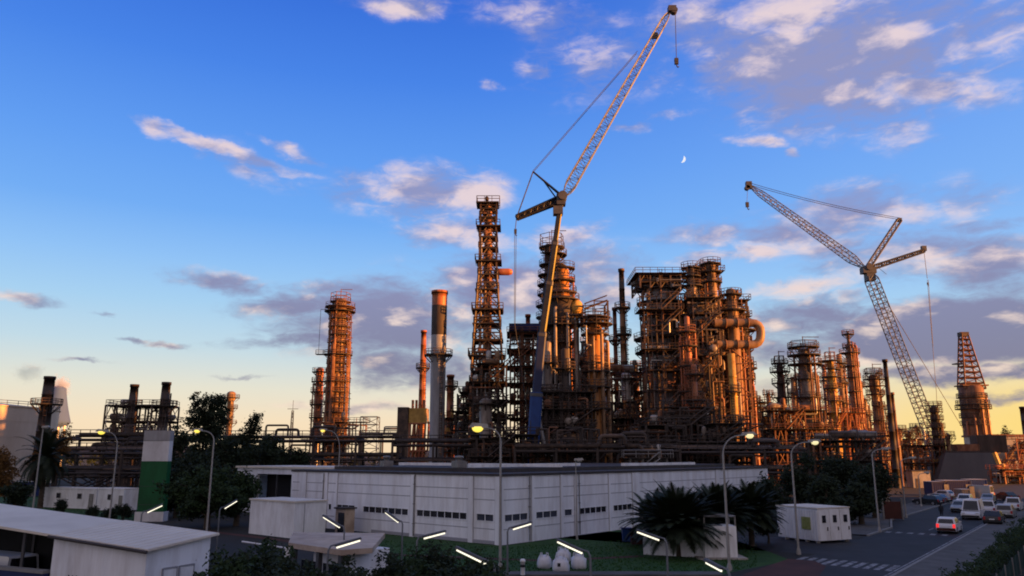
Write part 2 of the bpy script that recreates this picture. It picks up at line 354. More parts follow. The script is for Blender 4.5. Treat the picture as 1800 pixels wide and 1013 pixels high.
# ------------------------------------------------------------------ plant builders
def railing(mb, pts, h=1.1, w=.075, closed=False):
    pts = [Vector(p) for p in pts]
    if closed: pts = pts + [pts[0]]
    for a, b in zip(pts, pts[1:]):
        n = max(1, int((b - a).length / 1.6))
        for i in range(n):
            c = a.lerp(b, i / n); mb.bar(c, c + Vector((0, 0, h)), w)
        for k in (.5, 1.0): mb.bar(a + Vector((0, 0, h * k)), b + Vector((0, 0, h * k)), w)
    mb.bar(pts[-1], pts[-1] + Vector((0, 0, h)), w)
def ladder(mb, x, y, z0, z1, ang, w=.07):
    t = Vector((-math.sin(ang), math.cos(ang), 0)); o = Vector((math.cos(ang), math.sin(ang), 0)); c = Vector((x, y, 0))
    for s in (-.3, .3): mb.bar(c + t * s + Vector((0, 0, z0)), c + t * s + Vector((0, 0, z1 + 1.1)), w)
    z = z0 + .4
    while z < z1 + .8:
        mb.bar(c - t * .3 + Vector((0, 0, z)), c + t * .3 + Vector((0, 0, z)), w * .7); z += .5
    z = z0 + 2.3
    while z < z1 + 1:
        g = [c + t * (.38 * math.cos(k)) + o * (.75 * math.sin(k)) + Vector((0, 0, z)) for k in (0, .8, 1.57, 2.35, 3.14)]
        for a, b in zip(g, g[1:]): mb.bar(a, b, w * .8)
        z += 1.1
def drum(t, x, y, z, r, ln, axis, m, name='drum'):
    b = MB(); e = r * .45
    prof = [(.01, -ln / 2 - e)] + [(r * math.sin(k * math.pi / 10), -ln / 2 - e * math.cos(k * math.pi / 10)) for k in range(1, 5)] + [(r, -ln / 2), (r * 1.04, -ln / 4), (r, -ln / 4 + .06), (r, ln / 2)] + [(r * math.cos(k * math.pi / 10), ln / 2 + e * math.sin(k * math.pi / 10)) for k in range(1, 5)] + [(.01, ln / 2 + e)]
    b.lathe(prof, 14, (x, y), axis, z)
    for s in (-.3, .3):
        if axis == 'x': b.box(x + s * ln, y, z - r * .9, .3, r * 1.5, r * .8)
        else: b.box(x, y + s * ln, z - r * .9, r * 1.5, .3, r * .8)
    return b.build(name, m, t)
def elbow_pipe(mb, pts, r, n=8):
    """poly line with rounded corners"""
    pts = [Vector(p) for p in pts]; out = [pts[0]]
    for i in range(1, len(pts) - 1):
        a, b, c = pts[i - 1], pts[i], pts[i + 1]
        k = min(r * 2.2, (b - a).length * .45, (c - b).length * .45)
        p0 = b + (a - b).normalized() * k; p1 = b + (c - b).normalized() * k
        for t in (0, .25, .5, .75, 1): out.append(p0.lerp(b, t).lerp(b.lerp(p1, t), t))
    out.append(pts[-1]); mb.path(out, r, n)

TG = 'process columns of the refinery'
def tower(label, px, Y, secs, m='cladd', plats=(), pw=1.3, name='distillation_column', cat='column', group=TG, npipes=3, seed=1, steel='steel', pm=None, dome=True, full=.5, crown=False, base_z=0.0, lad=True, cage_w=.09):
    rnd = random.Random(seed); top = secs[0][0]
    p = P(px, top, Y); t = thing(name, label, cat, (p.x, Y, 0), group)
    S = [(zat(py, Y), w * mpp(py, Y) / 2) for py, w in secs]; zt = S[0][0]
    S = S[::-1]
    def rad(z):
        r = S[0][1]
        for zz, rr in S:
            if z >= zz: r = rr
        # section radius counts from its level downwards
        for zz, rr in S:
            if z <= zz: return rr
        return S[-1][1]
    prof = [(rad(0) * 1.12, base_z), (rad(0) * 1.12, .6), (rad(0), .62)]
    for i, (zz, rr) in enumerate(S):
        if i and abs(rr - S[i - 1][1]) > .05: prof.append((rr, S[i - 1][0] + 1.2 * abs(rr - S[i - 1][1]) + .4))
        if i < len(S) - 1: prof.append((rr, zz))
    zs = S[-1][0]; r = S[-1][1]
    if dome: zs -= r * .6; prof.append((r, zs)); prof += [(r * math.cos(k * math.pi / 10), zs + r * .6 * math.sin(k * math.pi / 10)) for k in range(1, 5)] + [(.02, zs + r * .6)]
    else: prof += [(r, zs), (r * .8, zs + .01)]
    b = MB(); b.lathe(prof, 20)
    z = 4.0
    while z < zs - 1:
        rr = rad(z); b.ring(rr - .02, rr + .09, z, z + .18, n=20); z += rnd.uniform(3.5, 5.5)
    b.build('shell', m, t)
    zl = sorted(zat(q if not isinstance(q, tuple) else q[0], Y) for q in plats)
    ex = {zat(q[0], Y): q[1] for q in plats if isinstance(q, tuple)}
    a_prev = rnd.uniform(3.6, 5.6); zprev = None
    for z in zl:
        rr = rad(z); w = ex.get(z, pw); ang = rnd.uniform(3.3, 6.0)
        a0, a1 = (0, 2 * math.pi) if rnd.random() < full else (ang - 2.1, ang + 2.1)
        nseg = 18
        b = MB(); b.ring(rr + .03, rr + w, z, z + .22, a0, a1, nseg)
        for k in range(6):
            q = a0 + (a1 - a0) * (k + .5) / 6; cs, sn = math.cos(q), math.sin(q)
            b.bar((cs * (rr + w - .1), sn * (rr + w - .1), z), (cs * rr, sn * rr, z - w * .9), .14)
        pl = b.build('platform', 'grat', t)
        g = MB(); pts = [(math.cos(a0 + (a1 - a0) * k / 12) * (rr + w - .06), math.sin(a0 + (a1 - a0) * k / 12) * (rr + w - .06), z + .22) for k in range(13)]
        railing(g, pts, 1.15, cage_w); g.build('railing', steel, pl)
        if lad:
            q = rnd.choice((3.7, 4.3, 5.2, 5.8)); z0 = zprev if zprev is not None else max(0, z - 12)
            l = MB(); ladder(l, math.cos(q) * (max(rad(z - .5), rad(z0 + .5)) + .45), math.sin(q) * (max(rad(z - .5), rad(z0 + .5)) + .45), z0, z, q, .1); l.build('ladder', steel, t)
        zprev = z
    for k in range(npipes):
        q = rnd.choice((3.3, 3.9, 4.5, 5.0, 5.6, 6.1, 0.2)) + rnd.uniform(-.2, .2); z1 = zt * rnd.uniform(.62, .98); z0 = rnd.uniform(0, .25) * zt
        pr = rnd.uniform(.12, .32) * min(1.6, max(.7, rad(zt * .5) / 1.5)); rr = max(rad(z0), rad(z1)) + pr + .35
        cs, sn = math.cos(q), math.sin(q); b = MB()
        elbow_pipe(b, [(cs * rad(z1) * .9, sn * rad(z1) * .9, z1), (cs * rr, sn * rr, z1), (cs * rr, sn * rr, z0), (cs * (rr + 2), sn * (rr + 2), z0)], pr)
        zz = z0 + 2
        while zz < z1 - 1: b.ring(pr, pr + .1, zz, zz + .12, n=8, c=(cs * rr, sn * rr)); zz += rnd.uniform(4, 7)
        b.build('pipe', pm or rnd.choice((m, 'cladd', 'galv', 'clad', 'stackd', 'rust')), t)
    if crown:
        b = MB(); rr = r + (crown if not isinstance(crown, bool) else .6); h = 2.6
        for k in range(6):
            q = k * math.pi / 3 + .3; b.bar((math.cos(q) * rr, math.sin(q) * rr, zs - .5), (math.cos(q) * rr, math.sin(q) * rr, zs + h), .16)
            q2 = q + math.pi / 3
            for hh in (h * .55, h): b.bar((math.cos(q) * rr, math.sin(q) * rr, zs + hh), (math.cos(q2) * rr, math.sin(q2) * rr, zs + hh), .12)
        b.bar((0, 0, zs), (0, 0, zs + h + 1.4), .18); b.bar((0, 0, zs + h + 1.2), (rr * 1.2, 0, zs + h + 1.2), .14)
        b.build('top_davit', steel, t)
    return t

def chimney(label, px, Y, top, wt, wb, m, plats=(), bands=(), group='tall stacks of the refinery', name='smokestack', cat='chimney', lip=True, pw=1.1, rings=True):
    p = P(px, top, Y); t = thing(name, label, cat, (p.x, Y, 0), group); zt = p.z
    rt, rb = wt * mpp(top, Y) / 2, wb * mpp(800, Y) / 2; rad = lambda z: rb + (rt - rb) * z / zt
    zb = [0] + sorted([zat(q, Y) for q, _ in bands]) + [zt]
    mats = [m] + [x for _, x in sorted([(zat(q, Y), x) for q, x in bands])]
    for i in range(len(zb) - 1):
        z0, z1 = zb[i], zb[i + 1]; b = MB(); nn = max(2, int((z1 - z0) / 4)); prof = []
        for k in range(nn + 1):
            z = z0 + (z1 - z0) * k / nn; prof.append((rad(z), z + (.003 if k == 0 and i else 0)))
            if rings and 0 < k < nn: prof += [(rad(z) + .07, z), (rad(z) + .07, z + .12), (rad(z), z + .13)]
        if i == len(zb) - 2:
            if lip: prof += [(rad(zt) + .16, zt - .7), (rad(zt) + .16, zt)]
            prof += [(rad(zt) * .8, zt + .01), (rad(zt) * .78, zt - 1.5)]
        b.lathe(prof, 20); b.build('shaft' if i == 0 else 'shaft_band', mats[i], t)
    zp = 1.0
    for q in sorted(plats, reverse=True):
        z = zat(q, Y); r = rad(z); b = MB(); b.ring(r + .02, r + pw, z, z + .25, n=18)
        for k in range(8):
            a = k * math.pi / 4; b.bar((math.cos(a) * (r + pw - .1), math.sin(a) * (r + pw - .1), z), (math.cos(a) * r, math.sin(a) * r, z - pw), .16)
        pl = b.build('platform', 'grat', t); g = MB()
        railing(g, [(math.cos(k * math.pi / 7) * (r + pw - .06), math.sin(k * math.pi / 7) * (r + pw - .06), z + .25) for k in range(15)], 1.15, .1); g.build('railing', 'steel', pl)
        l = MB(); ladder(l, math.cos(5.2) * (rad(zp) + .35), math.sin(5.2) * (rad(zp) + .35), zp, z, 5.2, .1); l.build('ladder', 'steel', t); zp = z
    return t

def process_frame(label, px0, px1, top, Y, D, nlev, nx, seed=1, ny=2, steel='steel', name='process_structure', cat='steel structure', group='open steel process structures', fill=1.0, brace=.5, zb=0.0, w=.34, drums=('cladd', 'rust', 'brown', 'clad'), tall_pipes=6, jag=True, rail=True, floor=.9, pms=None):
    rnd = random.Random(seed); a, b_ = P(px0, top, Y), P(px1, top, Y); Wd = b_.x - a.x; zt = a.z
    t = thing(name, label, cat, (a.x, Y, 0), group)
    zs = [zb + (zt - zb) * (i + 1) / nlev for i in range(nlev)]
    b = MB(); xs = [Wd * i / nx for i in range(nx + 1)]; ys = [D * j / ny for j in range(ny + 1)]
    hts = {(i, j): zt - (rnd.choice((0, 0, 0, 1, 2)) * (zt - zb) / nlev if jag else 0) for i in range(nx + 1) for j in range(ny + 1)}
    for (i, j), h in hts.items(): b.box(xs[i], ys[j], (h + zb) / 2, w, w, h - zb)
    for z in zs:
        for j in range(ny + 1):
            for i in range(nx):
                if min(hts[i, j], hts[i + 1, j]) >= z - .1: b.bar((xs[i], ys[j], z - .17), (xs[i + 1], ys[j], z - .17), w * .8)
        for i in range(nx + 1):
            for j in range(ny):
                if min(hts[i, j], hts[i, j + 1]) >= z - .1: b.bar((xs[i], ys[j], z - .17), (xs[i], ys[j + 1], z - .17), w * .8)
    zl = zb
    for z in zs:
        for i in range(nx):
            for j in (0, ny):
                if rnd.random() < brace and min(hts[i, j], hts[i + 1, j]) >= z - .1:
                    if rnd.random() < .5: b.bar((xs[i], ys[j], zl), (xs[i + 1], ys[j], z), w * .5); b.bar((xs[i + 1], ys[j], zl), (xs[i], ys[j], z), w * .5)
                    else: m_ = (xs[i] + xs[i + 1]) / 2; b.bar((xs[i], ys[j], zl), (m_, ys[j], z), w * .5); b.bar((xs[i + 1], ys[j], zl), (m_, ys[j], z), w * .5)
        for j in range(ny):
            for i in (0, nx):
                if rnd.random() < brace and min(hts[i, j], hts[i, j + 1]) >= z - .1: b.bar((xs[i], ys[j], zl), (xs[i], ys[j + 1], z), w * .5); b.bar((xs[i], ys[j + 1], zl), (xs[i], ys[j], z), w * .5)
        zl = z
    b.build('steel_frame', steel, t)
    hh = (zt - zb) / nlev
    for li, z in enumerate(zs):
        if rnd.random() > floor: continue
        i0 = 0; i1 = nx
        while i0 < nx and hts[i0, 0] < z - .1: i0 += 1
        while i1 > i0 and hts[i1, 0] < z - .1: i1 -= 1
        if i1 <= i0: continue
        ov = rnd.choice((0, .8, 1.2)); x0, x1 = xs[i0] - ov, xs[i1] + rnd.choice((0, .8, 1.3)); y0, y1 = -ov, D
        f = MB(); f.box((x0 + x1) / 2, (y0 + y1) / 2, z + .06, x1 - x0, y1 - y0, .12); fl = f.build('deck', 'grat', t)
        if rail:
            g = MB(); railing(g, [(x0, y1, z + .12), (x0, y0, z + .12), (x1, y0, z + .12), (x1, y1, z + .12)], 1.15, .095); g.build('railing', steel, fl)
        if li < nlev - 1 or rnd.random() < .6:
            k = int(round(rnd.uniform(.5, 1.6) * nx * fill * .6))
            for _ in range(k):
                cx = rnd.uniform(x0 + 1, x1 - 1) if x1 - x0 > 2.5 else (x0 + x1) / 2; cy = rnd.uniform(.5, D * .6)
                if rnd.random() < .55:
                    r = min(hh * .28, rnd.uniform(.35, .85)); ln = min((x1 - x0) * .5, rnd.uniform(2, 4)); ax = rnd.choice('xxy'); ln = min(ln, D * .8) if ax == 'y' else ln
                    cx = min(max(cx, x0 + ln / 2 + r), x1 - ln / 2 - r) if ax == 'x' and x1 - x0 > ln + 2 * r else cx
                    drum(t, cx, cy, z + .12 + r * 1.3, r, ln, ax, rnd.choice(drums))
                else:
                    r = rnd.uniform(.3, .65); h = min(hh * .85, rnd.uniform(1.6, 3.4)) ; v = MB()
                    v.lathe([(r * .6, z + .12), (r * .6, z + .5), (r, z + .7), (r, z + h - .3), (r * .7, z + h), (.02, z + h + .1)], 12, (cx, cy)); v.build('vessel', rnd.choice(drums), t)
        pbz = MB()
        for _ in range(int(9 * fill)):
            pr = rnd.uniform(.06, .15); yy = rnd.uniform(-.5, .5 * D); xa, xb = sorted((rnd.uniform(x0, x1), rnd.uniform(x0, x1))); zz = z - rnd.uniform(.4, hh * .9)
            pbz.tube((xa, yy, zz), (xb, yy, zz), pr, 5); pbz.tube((xb, yy, zz), (xb, yy, zz + rnd.uniform(-1, 1) * hh), pr, 5); pbz.tube((xa, yy, zz), (xa, yy + rnd.uniform(-1, 2), zz), pr, 5)
            if rnd.random() < .5: pbz.box(xa, yy, zz, .5, .4, rnd.uniform(.4, .9))
        pbz.build('pipe_bundle', rnd.choice(pms or ('steel', 'rust', 'galv', 'rust', 'cladd')), t)
        for _ in range(int(2 * fill) + 1):
            pr = rnd.uniform(.1, .26); yy = rnd.uniform(0, .4 * D); xa, xb = sorted((rnd.uniform(x0, x1), rnd.uniform(x0, x1))); zz = z - rnd.uniform(.5, hh * .6)
            if xb - xa > 1.5:
                v = MB(); elbow_pipe(v, [(xa, yy, zz - rnd.uniform(.8, hh)), (xa, yy, zz), (xb, yy, zz), (xb, yy, zz + rnd.uniform(-hh, hh))], pr); v.build('pipe', rnd.choice(pms or ('galv', 'clad', 'stackd', 'rust', 'cladd', 'steel')), t)
    for k in range(tall_pipes):
        pr = rnd.uniform(.09, .24); x = rnd.uniform(0, Wd); y = rnd.uniform(-.6, D * .2); z1 = zt * rnd.uniform(.5, 1.02); v = MB()
        elbow_pipe(v, [(x, y, zb + .2), (x, y, z1), (x + rnd.choice((-1, 1)) * rnd.uniform(.8, 3), y, z1), (x + rnd.uniform(-.5, .5), y + 2, z1 - 1)], pr); v.build('riser_pipe', rnd.choice(pms or ('galv', 'clad', 'stackd', 'rust', 'cladd', 'orange')), t)
    for li in range(nlev - 1):
        x = xs[rnd.randrange(nx + 1)]; l = MB()
        if rnd.random() < .5: ladder(l, x, -.5, zs[li], zs[li + 1], 4.71, .1); l.build('ladder', steel, t)
        else:
            xx = min(max(x, 0), Wd - 4) if Wd > 5 else 0; ln = min(4.5, Wd)
            for yy in (-1.3, -.5): l.bar((xx, yy, zs[li]), (xx + ln, yy, zs[li + 1]), .2)
            for k in range(10): c = (xx + ln * (k + .5) / 10, -.9, zs[li] + hh * (k + .5) / 10); l.box(c[0], c[1], c[2], .28, .8, .06)
            for yy in (-1.3, -.5): l.bar((xx, yy, zs[li] + 1), (xx + ln, yy, zs[li + 1] + 1), .09)
            l.build('stair', steel, t)
    return t

def pipe_rack(label, px0, px1, top, Y, depth=6.0, levels=2, npipes=7, seed=1, bay=8.0, steel='steel', group='pipe racks along the plant edge', pms=('cladd', 'rust', 'galv', 'steel', 'brown')):
    rnd = random.Random(seed); a, b_ = P(px0, top, Y), P(px1, top, Y); Wd = b_.x - a.x; zt = a.z
    t = thing('pipe_rack', label, 'pipe rack', (a.x, Y, 0), group); b = MB(); n = max(2, int(Wd / bay))
    zs = [zt - i * 3.2 for i in range(levels)]
    for i in range(n + 1):
        x = Wd * i / n
        for y in (0, depth): b.box(x, y, zt / 2, .36, .36, zt)
        for z in zs: b.bar((x, 0, z - .2), (x, depth, z - .2), .34)
        if i < n and rnd.random() < .4:
            x2 = Wd * (i + 1) / n
            for y in (0, depth): b.bar((x, y, .2), (x2, y, zs[-1] - .3), .18); b.bar((x2, y, .2), (x, y, zs[-1] - .3), .18)
    for z in zs:
        for y in (0, depth): b.bar((0, y, z - .5), (Wd, y, z - .5), .3)
    b.build('rack_frame', steel, t)
    for z in zs:
        for k in range(npipes):
            if rnd.random() < .15: continue
            r = rnd.choice((.1, .14, .18, .25, .36)); y = depth * (k + .5) / npipes; x0 = rnd.choice((0, 0, Wd * rnd.random() * .4)); x1 = rnd.choice((Wd, Wd, Wd * (1 - rnd.random() * .4)))
            v = MB(); pts = [(x0, y, z + r)]
            if rnd.random() < .35:
                m_ = rnd.uniform(.3, .7) * Wd; d = rnd.uniform(1.0, 2.2); pts += [(m_, y, z + r), (m_, y, z + r + d), (m_ + 4, y, z + r + d), (m_ + 4, y, z + r)]
            pts += [(x1, y, z + r)]
            if rnd.random() < .5: pts += [(x1 + .01, y, z + r - rnd.uniform(2, zs[-1] * .9))]
            elbow_pipe(v, pts, r, 7); v.build('pipe', rnd.choice(pms), t)
    g = MB(); railing(g, [(0, -.3, zt + .1), (Wd, -.3, zt + .1)], 1.1, .09); g.build('railing', steel, t)
    return t

# ------------------------------------------------------------------ plants
def leaf_mesh(rnd, blobs, n, size, stretch=1.0):
    b = MB()
    tot = sum(q[3] * q[4] * q[5] for q in blobs)
    for q in blobs:
        k = int(n * q[3] * q[4] * q[5] / tot)
        ncl = max(6, k // 26)
        for _ in range(ncl):
            while True:
                d = Vector((rnd.uniform(-1, 1), rnd.uniform(-1, 1), rnd.uniform(-1, 1)))
                if .2 < d.length < 1: break
            d = d * (.55 + .45 * rnd.random()) * (1 + .22 * rnd.random())
            c = Vector((q[0] + d.x * q[3], q[1] + d.y * q[4], q[2] + d.z * q[5])); cr = size * rnd.uniform(1.6, 3.4)
            for _ in range(k // ncl):
                o = Vector((rnd.gauss(0, .5), rnd.gauss(0, .5), rnd.gauss(0, .42))) * cr; p = c + o
                s = size * rnd.uniform(.6, 1.25)
                u = Vector((rnd.uniform(-1, 1), rnd.uniform(-1, 1), rnd.uniform(-.7, .7))).normalized(); v = u.orthogonal().normalized()
                v = (v + u.cross(v) * rnd.uniform(-1, 1)).normalized()
                b.add([p - u * s, p + v * s * .42, p + u * s, p - v * s * .42], [(0, 1, 2, 3)])
    return b
def tree(label, x, y, h, crowns, m='leafd', n=5000, size=.3, seed=1, name='tree', cat='tree', group=None, trunk=.28, z=0.0):
    """crowns: blobs (dx, dy, z, rx, ry, rz) around the trunk foot"""
    rnd = random.Random(seed); t = thing(name, label, cat, (x, y, z), group)
    b = MB(); zc = max(q[2] for q in crowns)
    b.path([(0, 0, -.1), (.05, 0, zc * .3), (-.08, .05, zc * .65), (0, 0, zc)], [trunk * 1.3, trunk, trunk * .75, trunk * .3], 7)
    for q in crowns:
        for _ in range(3):
            e = Vector((q[0] + rnd.uniform(-.5, .5) * q[3], q[1] + rnd.uniform(-.5, .5) * q[4], q[2] + rnd.uniform(-.2, .6) * q[5])); s = Vector((0, 0, max(.3, min(zc * .75, q[2] - q[5] * .7))))
            b.path([s, s.lerp(e, .5) + Vector((0, 0, .2)), e], [trunk * .5, trunk * .3, trunk * .1], 5)
    b.build('trunk', 'bark', t)
    leaf_mesh(rnd, crowns, n, size).build('crown', m, t)
    return t
def bush(label, x, y, r, h, m='leafd', n=1800, size=.14, seed=1, name='shrub', group=None, ry=None):
    rnd = random.Random(seed); t = thing(name, label, 'shrub', (x, y, 0), group); ry = ry or r
    b = MB()
    for k in range(6):
        a = k * 1.05; b.path([(0, 0, -.05), (math.cos(a) * r * .3, math.sin(a) * ry * .3, h * .4), (math.cos(a) * r * .6, math.sin(a) * ry * .6, h * .75)], [.06, .04, .015], 5)
    b.build('stem', 'bark', t)
    bl = [(rnd.uniform(-.45, .45) * r, rnd.uniform(-.45, .45) * ry, h * rnd.uniform(.42, .62), r * .62, ry * .62, h * .45) for _ in range(4)]
    leaf_mesh(rnd, bl, n, size).build('foliage', m, t)
    return t
def palm(label, x, y, trunk_h, fr, nf=46, seed=1, m='palm', group=None, up=.9, tr=.22, low=.75, droop=1.0):
    rnd = random.Random(seed); t = thing('palm_tree', label, 'palm', (x, y, 0), group)
    b = MB(); n = 14; prof = []
    for k in range(n):
        z = trunk_h * k / n; prof += [(tr * (1.25 - .35 * k / n), z), (tr * (1.05 - .35 * k / n), z + trunk_h / n * .8)]
    prof += [(tr * 1.3, trunk_h), (.02, trunk_h + .35)]; b.lathe(prof, 10); b.build('trunk', 'bark', t)
    f = MB()
    for k in range(nf):
        a = k * 2.39996 + rnd.uniform(-.2, .2); e = (up - (up + low) * (k / nf) ** .9) + rnd.uniform(-.12, .12); ln = fr * rnd.uniform(.82, 1.1)
        o = Vector((math.cos(a), math.sin(a), 0)); p = Vector((0, 0, trunk_h + .2)); pts = [p.copy()]; el = e * 1.35; segs = 9
        for i in range(segs):
            p = p + (o * math.cos(el) + Vector((0, 0, math.sin(el)))) * (ln / segs); pts.append(p.copy()); el -= (.06 + .17 * (i / segs)) * droop * (1.2 - max(0, e) * .5)
        f.path(pts, [.045 * (1 - i / (segs + 1)) + .01 for i in range(segs + 1)], 4)
        sd_ = Vector((-o.y, o.x, 0))
        for i in range(1, segs + 1):
            for h in (0, .33, .66):
                c = pts[i - 1].lerp(pts[i], h); d = (pts[i] - pts[i - 1]).normalized(); q = (i + h) / (segs + 1); ll = fr * .22 * (math.sin(math.pi * min(1, q * .9 + .12)) ** .6)
                for s in (-1, 1):
                    tip = c + (sd_ * s * .8 + d * .75 + Vector((0, 0, -.18 + .25))) .normalized() * ll * rnd.uniform(.85, 1.1); wv_ = d * .065 * (1 + fr * .12)
                    f.add([c - wv_, tip, c + wv_], [(0, 1, 2)])
    f.build('fronds', m, t)
    return t
# ------------------------------------------------------------------ ground
def sheet(name, poly, z, m, label=None):
    b = MB(); b.add([(p[0], p[1], z) for p in poly], [tuple(range(len(poly)))]); return struct(b.build(name, m), label)
def strip(pts, w):
    l, r = [], []
    for i, p in enumerate(pts):
        d = (Vector(pts[min(i + 1, len(pts) - 1)]) - Vector(pts[max(i - 1, 0)])).normalized(); n = Vector((-d.y, d.x)); p = Vector(p)
        l.append(p + n * w / 2); r.append(p - n * w / 2)
    return l + r[::-1]
sheet('ground', [(-3500, -400), (3500, -400), (3500, 5500), (-3500, 5500)], 0, 'ground')
K = Vector((27.5, 56.0)); ND = Vector((.607, .795)); PD = Vector((-.795, .607))       # road: right kerb origin, direction, towards the far side
def RP(s, p): q = K + ND * s + PD * p; return (q.x, q.y)
sheet('road', [RP(-60, -.1), RP(330, -.1), RP(330, 9.5), RP(42, 9.5), RP(30, 7.2), RP(-60, 7.2)], .006, 'asph')
sheet('side_road', [RP(3, 7.1), RP(16, 7.1), RP(10, 26), RP(4, 40), RP(0, 40), RP(1, 22)], .004, 'asph')
sheet('pavement', [RP(-60, -.25), RP(330, -.25), RP(330, -3.6), RP(-60, -3.6)], .12, 'pave')
sheet('far_pavement', [RP(20, 7.5), RP(30, 7.5), RP(41, 9.8), RP(120, 9.8), RP(120, 13), RP(20, 16)], .10, 'pave')
sheet('near_pavement', [RP(-60, -8.3), RP(330, -8.3), RP(330, -13), RP(-60, -13)], .10, 'pave')
def kerb(name, a, w=.22, h=.14):
    b = MB()
    for p, q in zip(a, a[1:]):
        d = Vector(q) - Vector(p); b.box((p[0] + q[0]) / 2, (p[1] + q[1]) / 2, h / 2, d.length + w * .5, w, h, math.atan2(d.y, d.x))
    return struct(b.build(name, 'kerb'))
kerb('kerb', [RP(s, -.18) for s in (-40, -20, 0, 20, 45, 80, 130)]); kerb('pavement_edge', [RP(s, -3.6) for s in (-40, -10, 20, 50, 90)])
kerb('far_kerb', [RP(20, 7.3), RP(30, 7.3), RP(41, 9.6), RP(120, 9.6)]); kerb('near_kerb', [RP(s, -8.2) for s in (-40, 0, 60)], .3)
b = MB()
for k in range(10):
    p = .5 + k * .72 ; s0 = -3.4 + .1 * k; b.add([(*RP(s0, p), .011), (*RP(s0 + 3.2, p), .011), (*RP(s0 + 3.2, p + .40), .011), (*RP(s0, p + .40), .011)], [(0, 1, 2, 3)])
struct(b.build('zebra_crossing', 'paint'))
b = MB()
for k in range(6):
    p = 1.4 + k * 1.0; b.add([(*RP(24.6, p), .011), (*RP(26.0, p), .011), (*RP(26.0, p + .5), .011), (*RP(24.6, p + .5), .011)], [(0, 1, 2, 3)])
struct(b.build('far_zebra_crossing', 'paint'))
b = MB()
for s in range(-30, 120, 6):
    if s < -6 or s > 28: b.add([(*RP(s, 3.7), .011), (*RP(s + 2.6, 3.7), .011), (*RP(s + 2.6, 3.85), .011), (*RP(s, 3.85), .011)], [(0, 1, 2, 3)])
b.add([(*RP(-40, .25), .011), (*RP(60, .25), .011), (*RP(60, .38), .011), (*RP(-40, .38), .011)], [(0, 1, 2, 3)])
struct(b.build('lane_marking', 'paint'))
g = lambda px, py: tuple(G(px, py)[:2])
sheet('red_path', [g(1300, 1013), g(1385, 983), g(1432, 986), g(1452, 996), g(1440, 1013), g(1380, 1050), g(1280, 1050)], .013, 'redp')
sheet('red_footpath', strip([g(225, 918), g(330, 930), g(520, 953), g(700, 976), g(960, 986), g(1130, 978)], .95), .009, 'redp')
# lawns
C0L = G(881, 959).to_2d(); RDL = Vector((.648, .762))
sheet('lawn', [g(520, 945), g(640, 935), (-.9, 68.2), (C0L.x + RDL.x * 30, C0L.y + RDL.y * 30 - .05), g(1330, 962), g(1390, 985), g(1260, 1012), g(880, 1010), g(640, 975)], .004, 'lawn')
sheet('far_lawn', [g(-120, 872), g(60, 872), g(240, 905), g(236, 925), g(-120, 935)], .005, 'lawn')
rnd = random.Random(5); b = MB()
for k in range(9000):
    if k < 6500: px, py = rnd.uniform(660, 1330), rnd.uniform(945, 1008)
    else: px, py = rnd.uniform(-60, 236), rnd.uniform(880, 925)
    if k < 6500 and py < 960 - abs(px - 880) * .055 + 2: continue
    if 1000 < px and py > 1010 - (px - 1260) * .2 and px > 1260: continue
    p = G(px, py); h = rnd.uniform(.05, .16); a = rnd.uniform(0, 3.14); d = Vector((math.cos(a), math.sin(a), 0)) * .05
    b.add([p - d, p + d, p + d * rnd.uniform(-3, 3) + Vector((0, 0, h))], [(0, 1, 2)])
tag(b.build('grass', 'lawn'), 'short dark green grass on the lawns round the white building', 'grass', None, 'stuff')
b = MB()
c0, c1 = g(885, 1010), g(1262, 1010); d = Vector(c1) - Vector(c0)
b.box((c0[0] + c1[0]) / 2, (c0[1] + c1[1]) / 2 - .6, .09, d.length, 1.4, .18); struct(b.build('garden_path', 'pave'))

# ------------------------------------------------------------------ white panelled building
def plane_s(px, C0, D):
    """distance along a wall (start C0, direction D) where it crosses the sight line of column px near the horizon height"""
    r = ray(px, 880); k = r.x / r.y
    return (C0.x - k * C0.y) / (k * D.y - D.x)
C0 = G(881, 959).to_2d(); LD = Vector((-.762, .648)); RD = Vector((.648, .762)); BH = 5.72
BL = plane_s(512, C0, LD); BR = plane_s(1352, C0, RD)
def zc(py, px=881): return zat(py, C0.y)
wb = thing('factory_building', 'long white panelled low building with strips of dark windows, its corner facing the viewer', 'building', (C0.x, C0.y, 0))
def wall_seg(b, D, out, s0, s1, z0, z1, off, th):
    """box on a wall: along D from s0 to s1, standing proud by off, th thick inwards"""
    m = D * ((s0 + s1) / 2) + out * (off - th / 2); b.box(m.x, m.y, (z0 + z1) / 2, s1 - s0, th, z1 - z0, math.atan2(D.y, D.x))
LO = Vector((-LD.y, LD.x)); LO = LO if LO.y < 0 else -LO
RO = Vector((-RD.y, RD.x)); RO = RO if RO.y < 0 else -RO
WZ0, WZ1 = zc(919), zc(905)
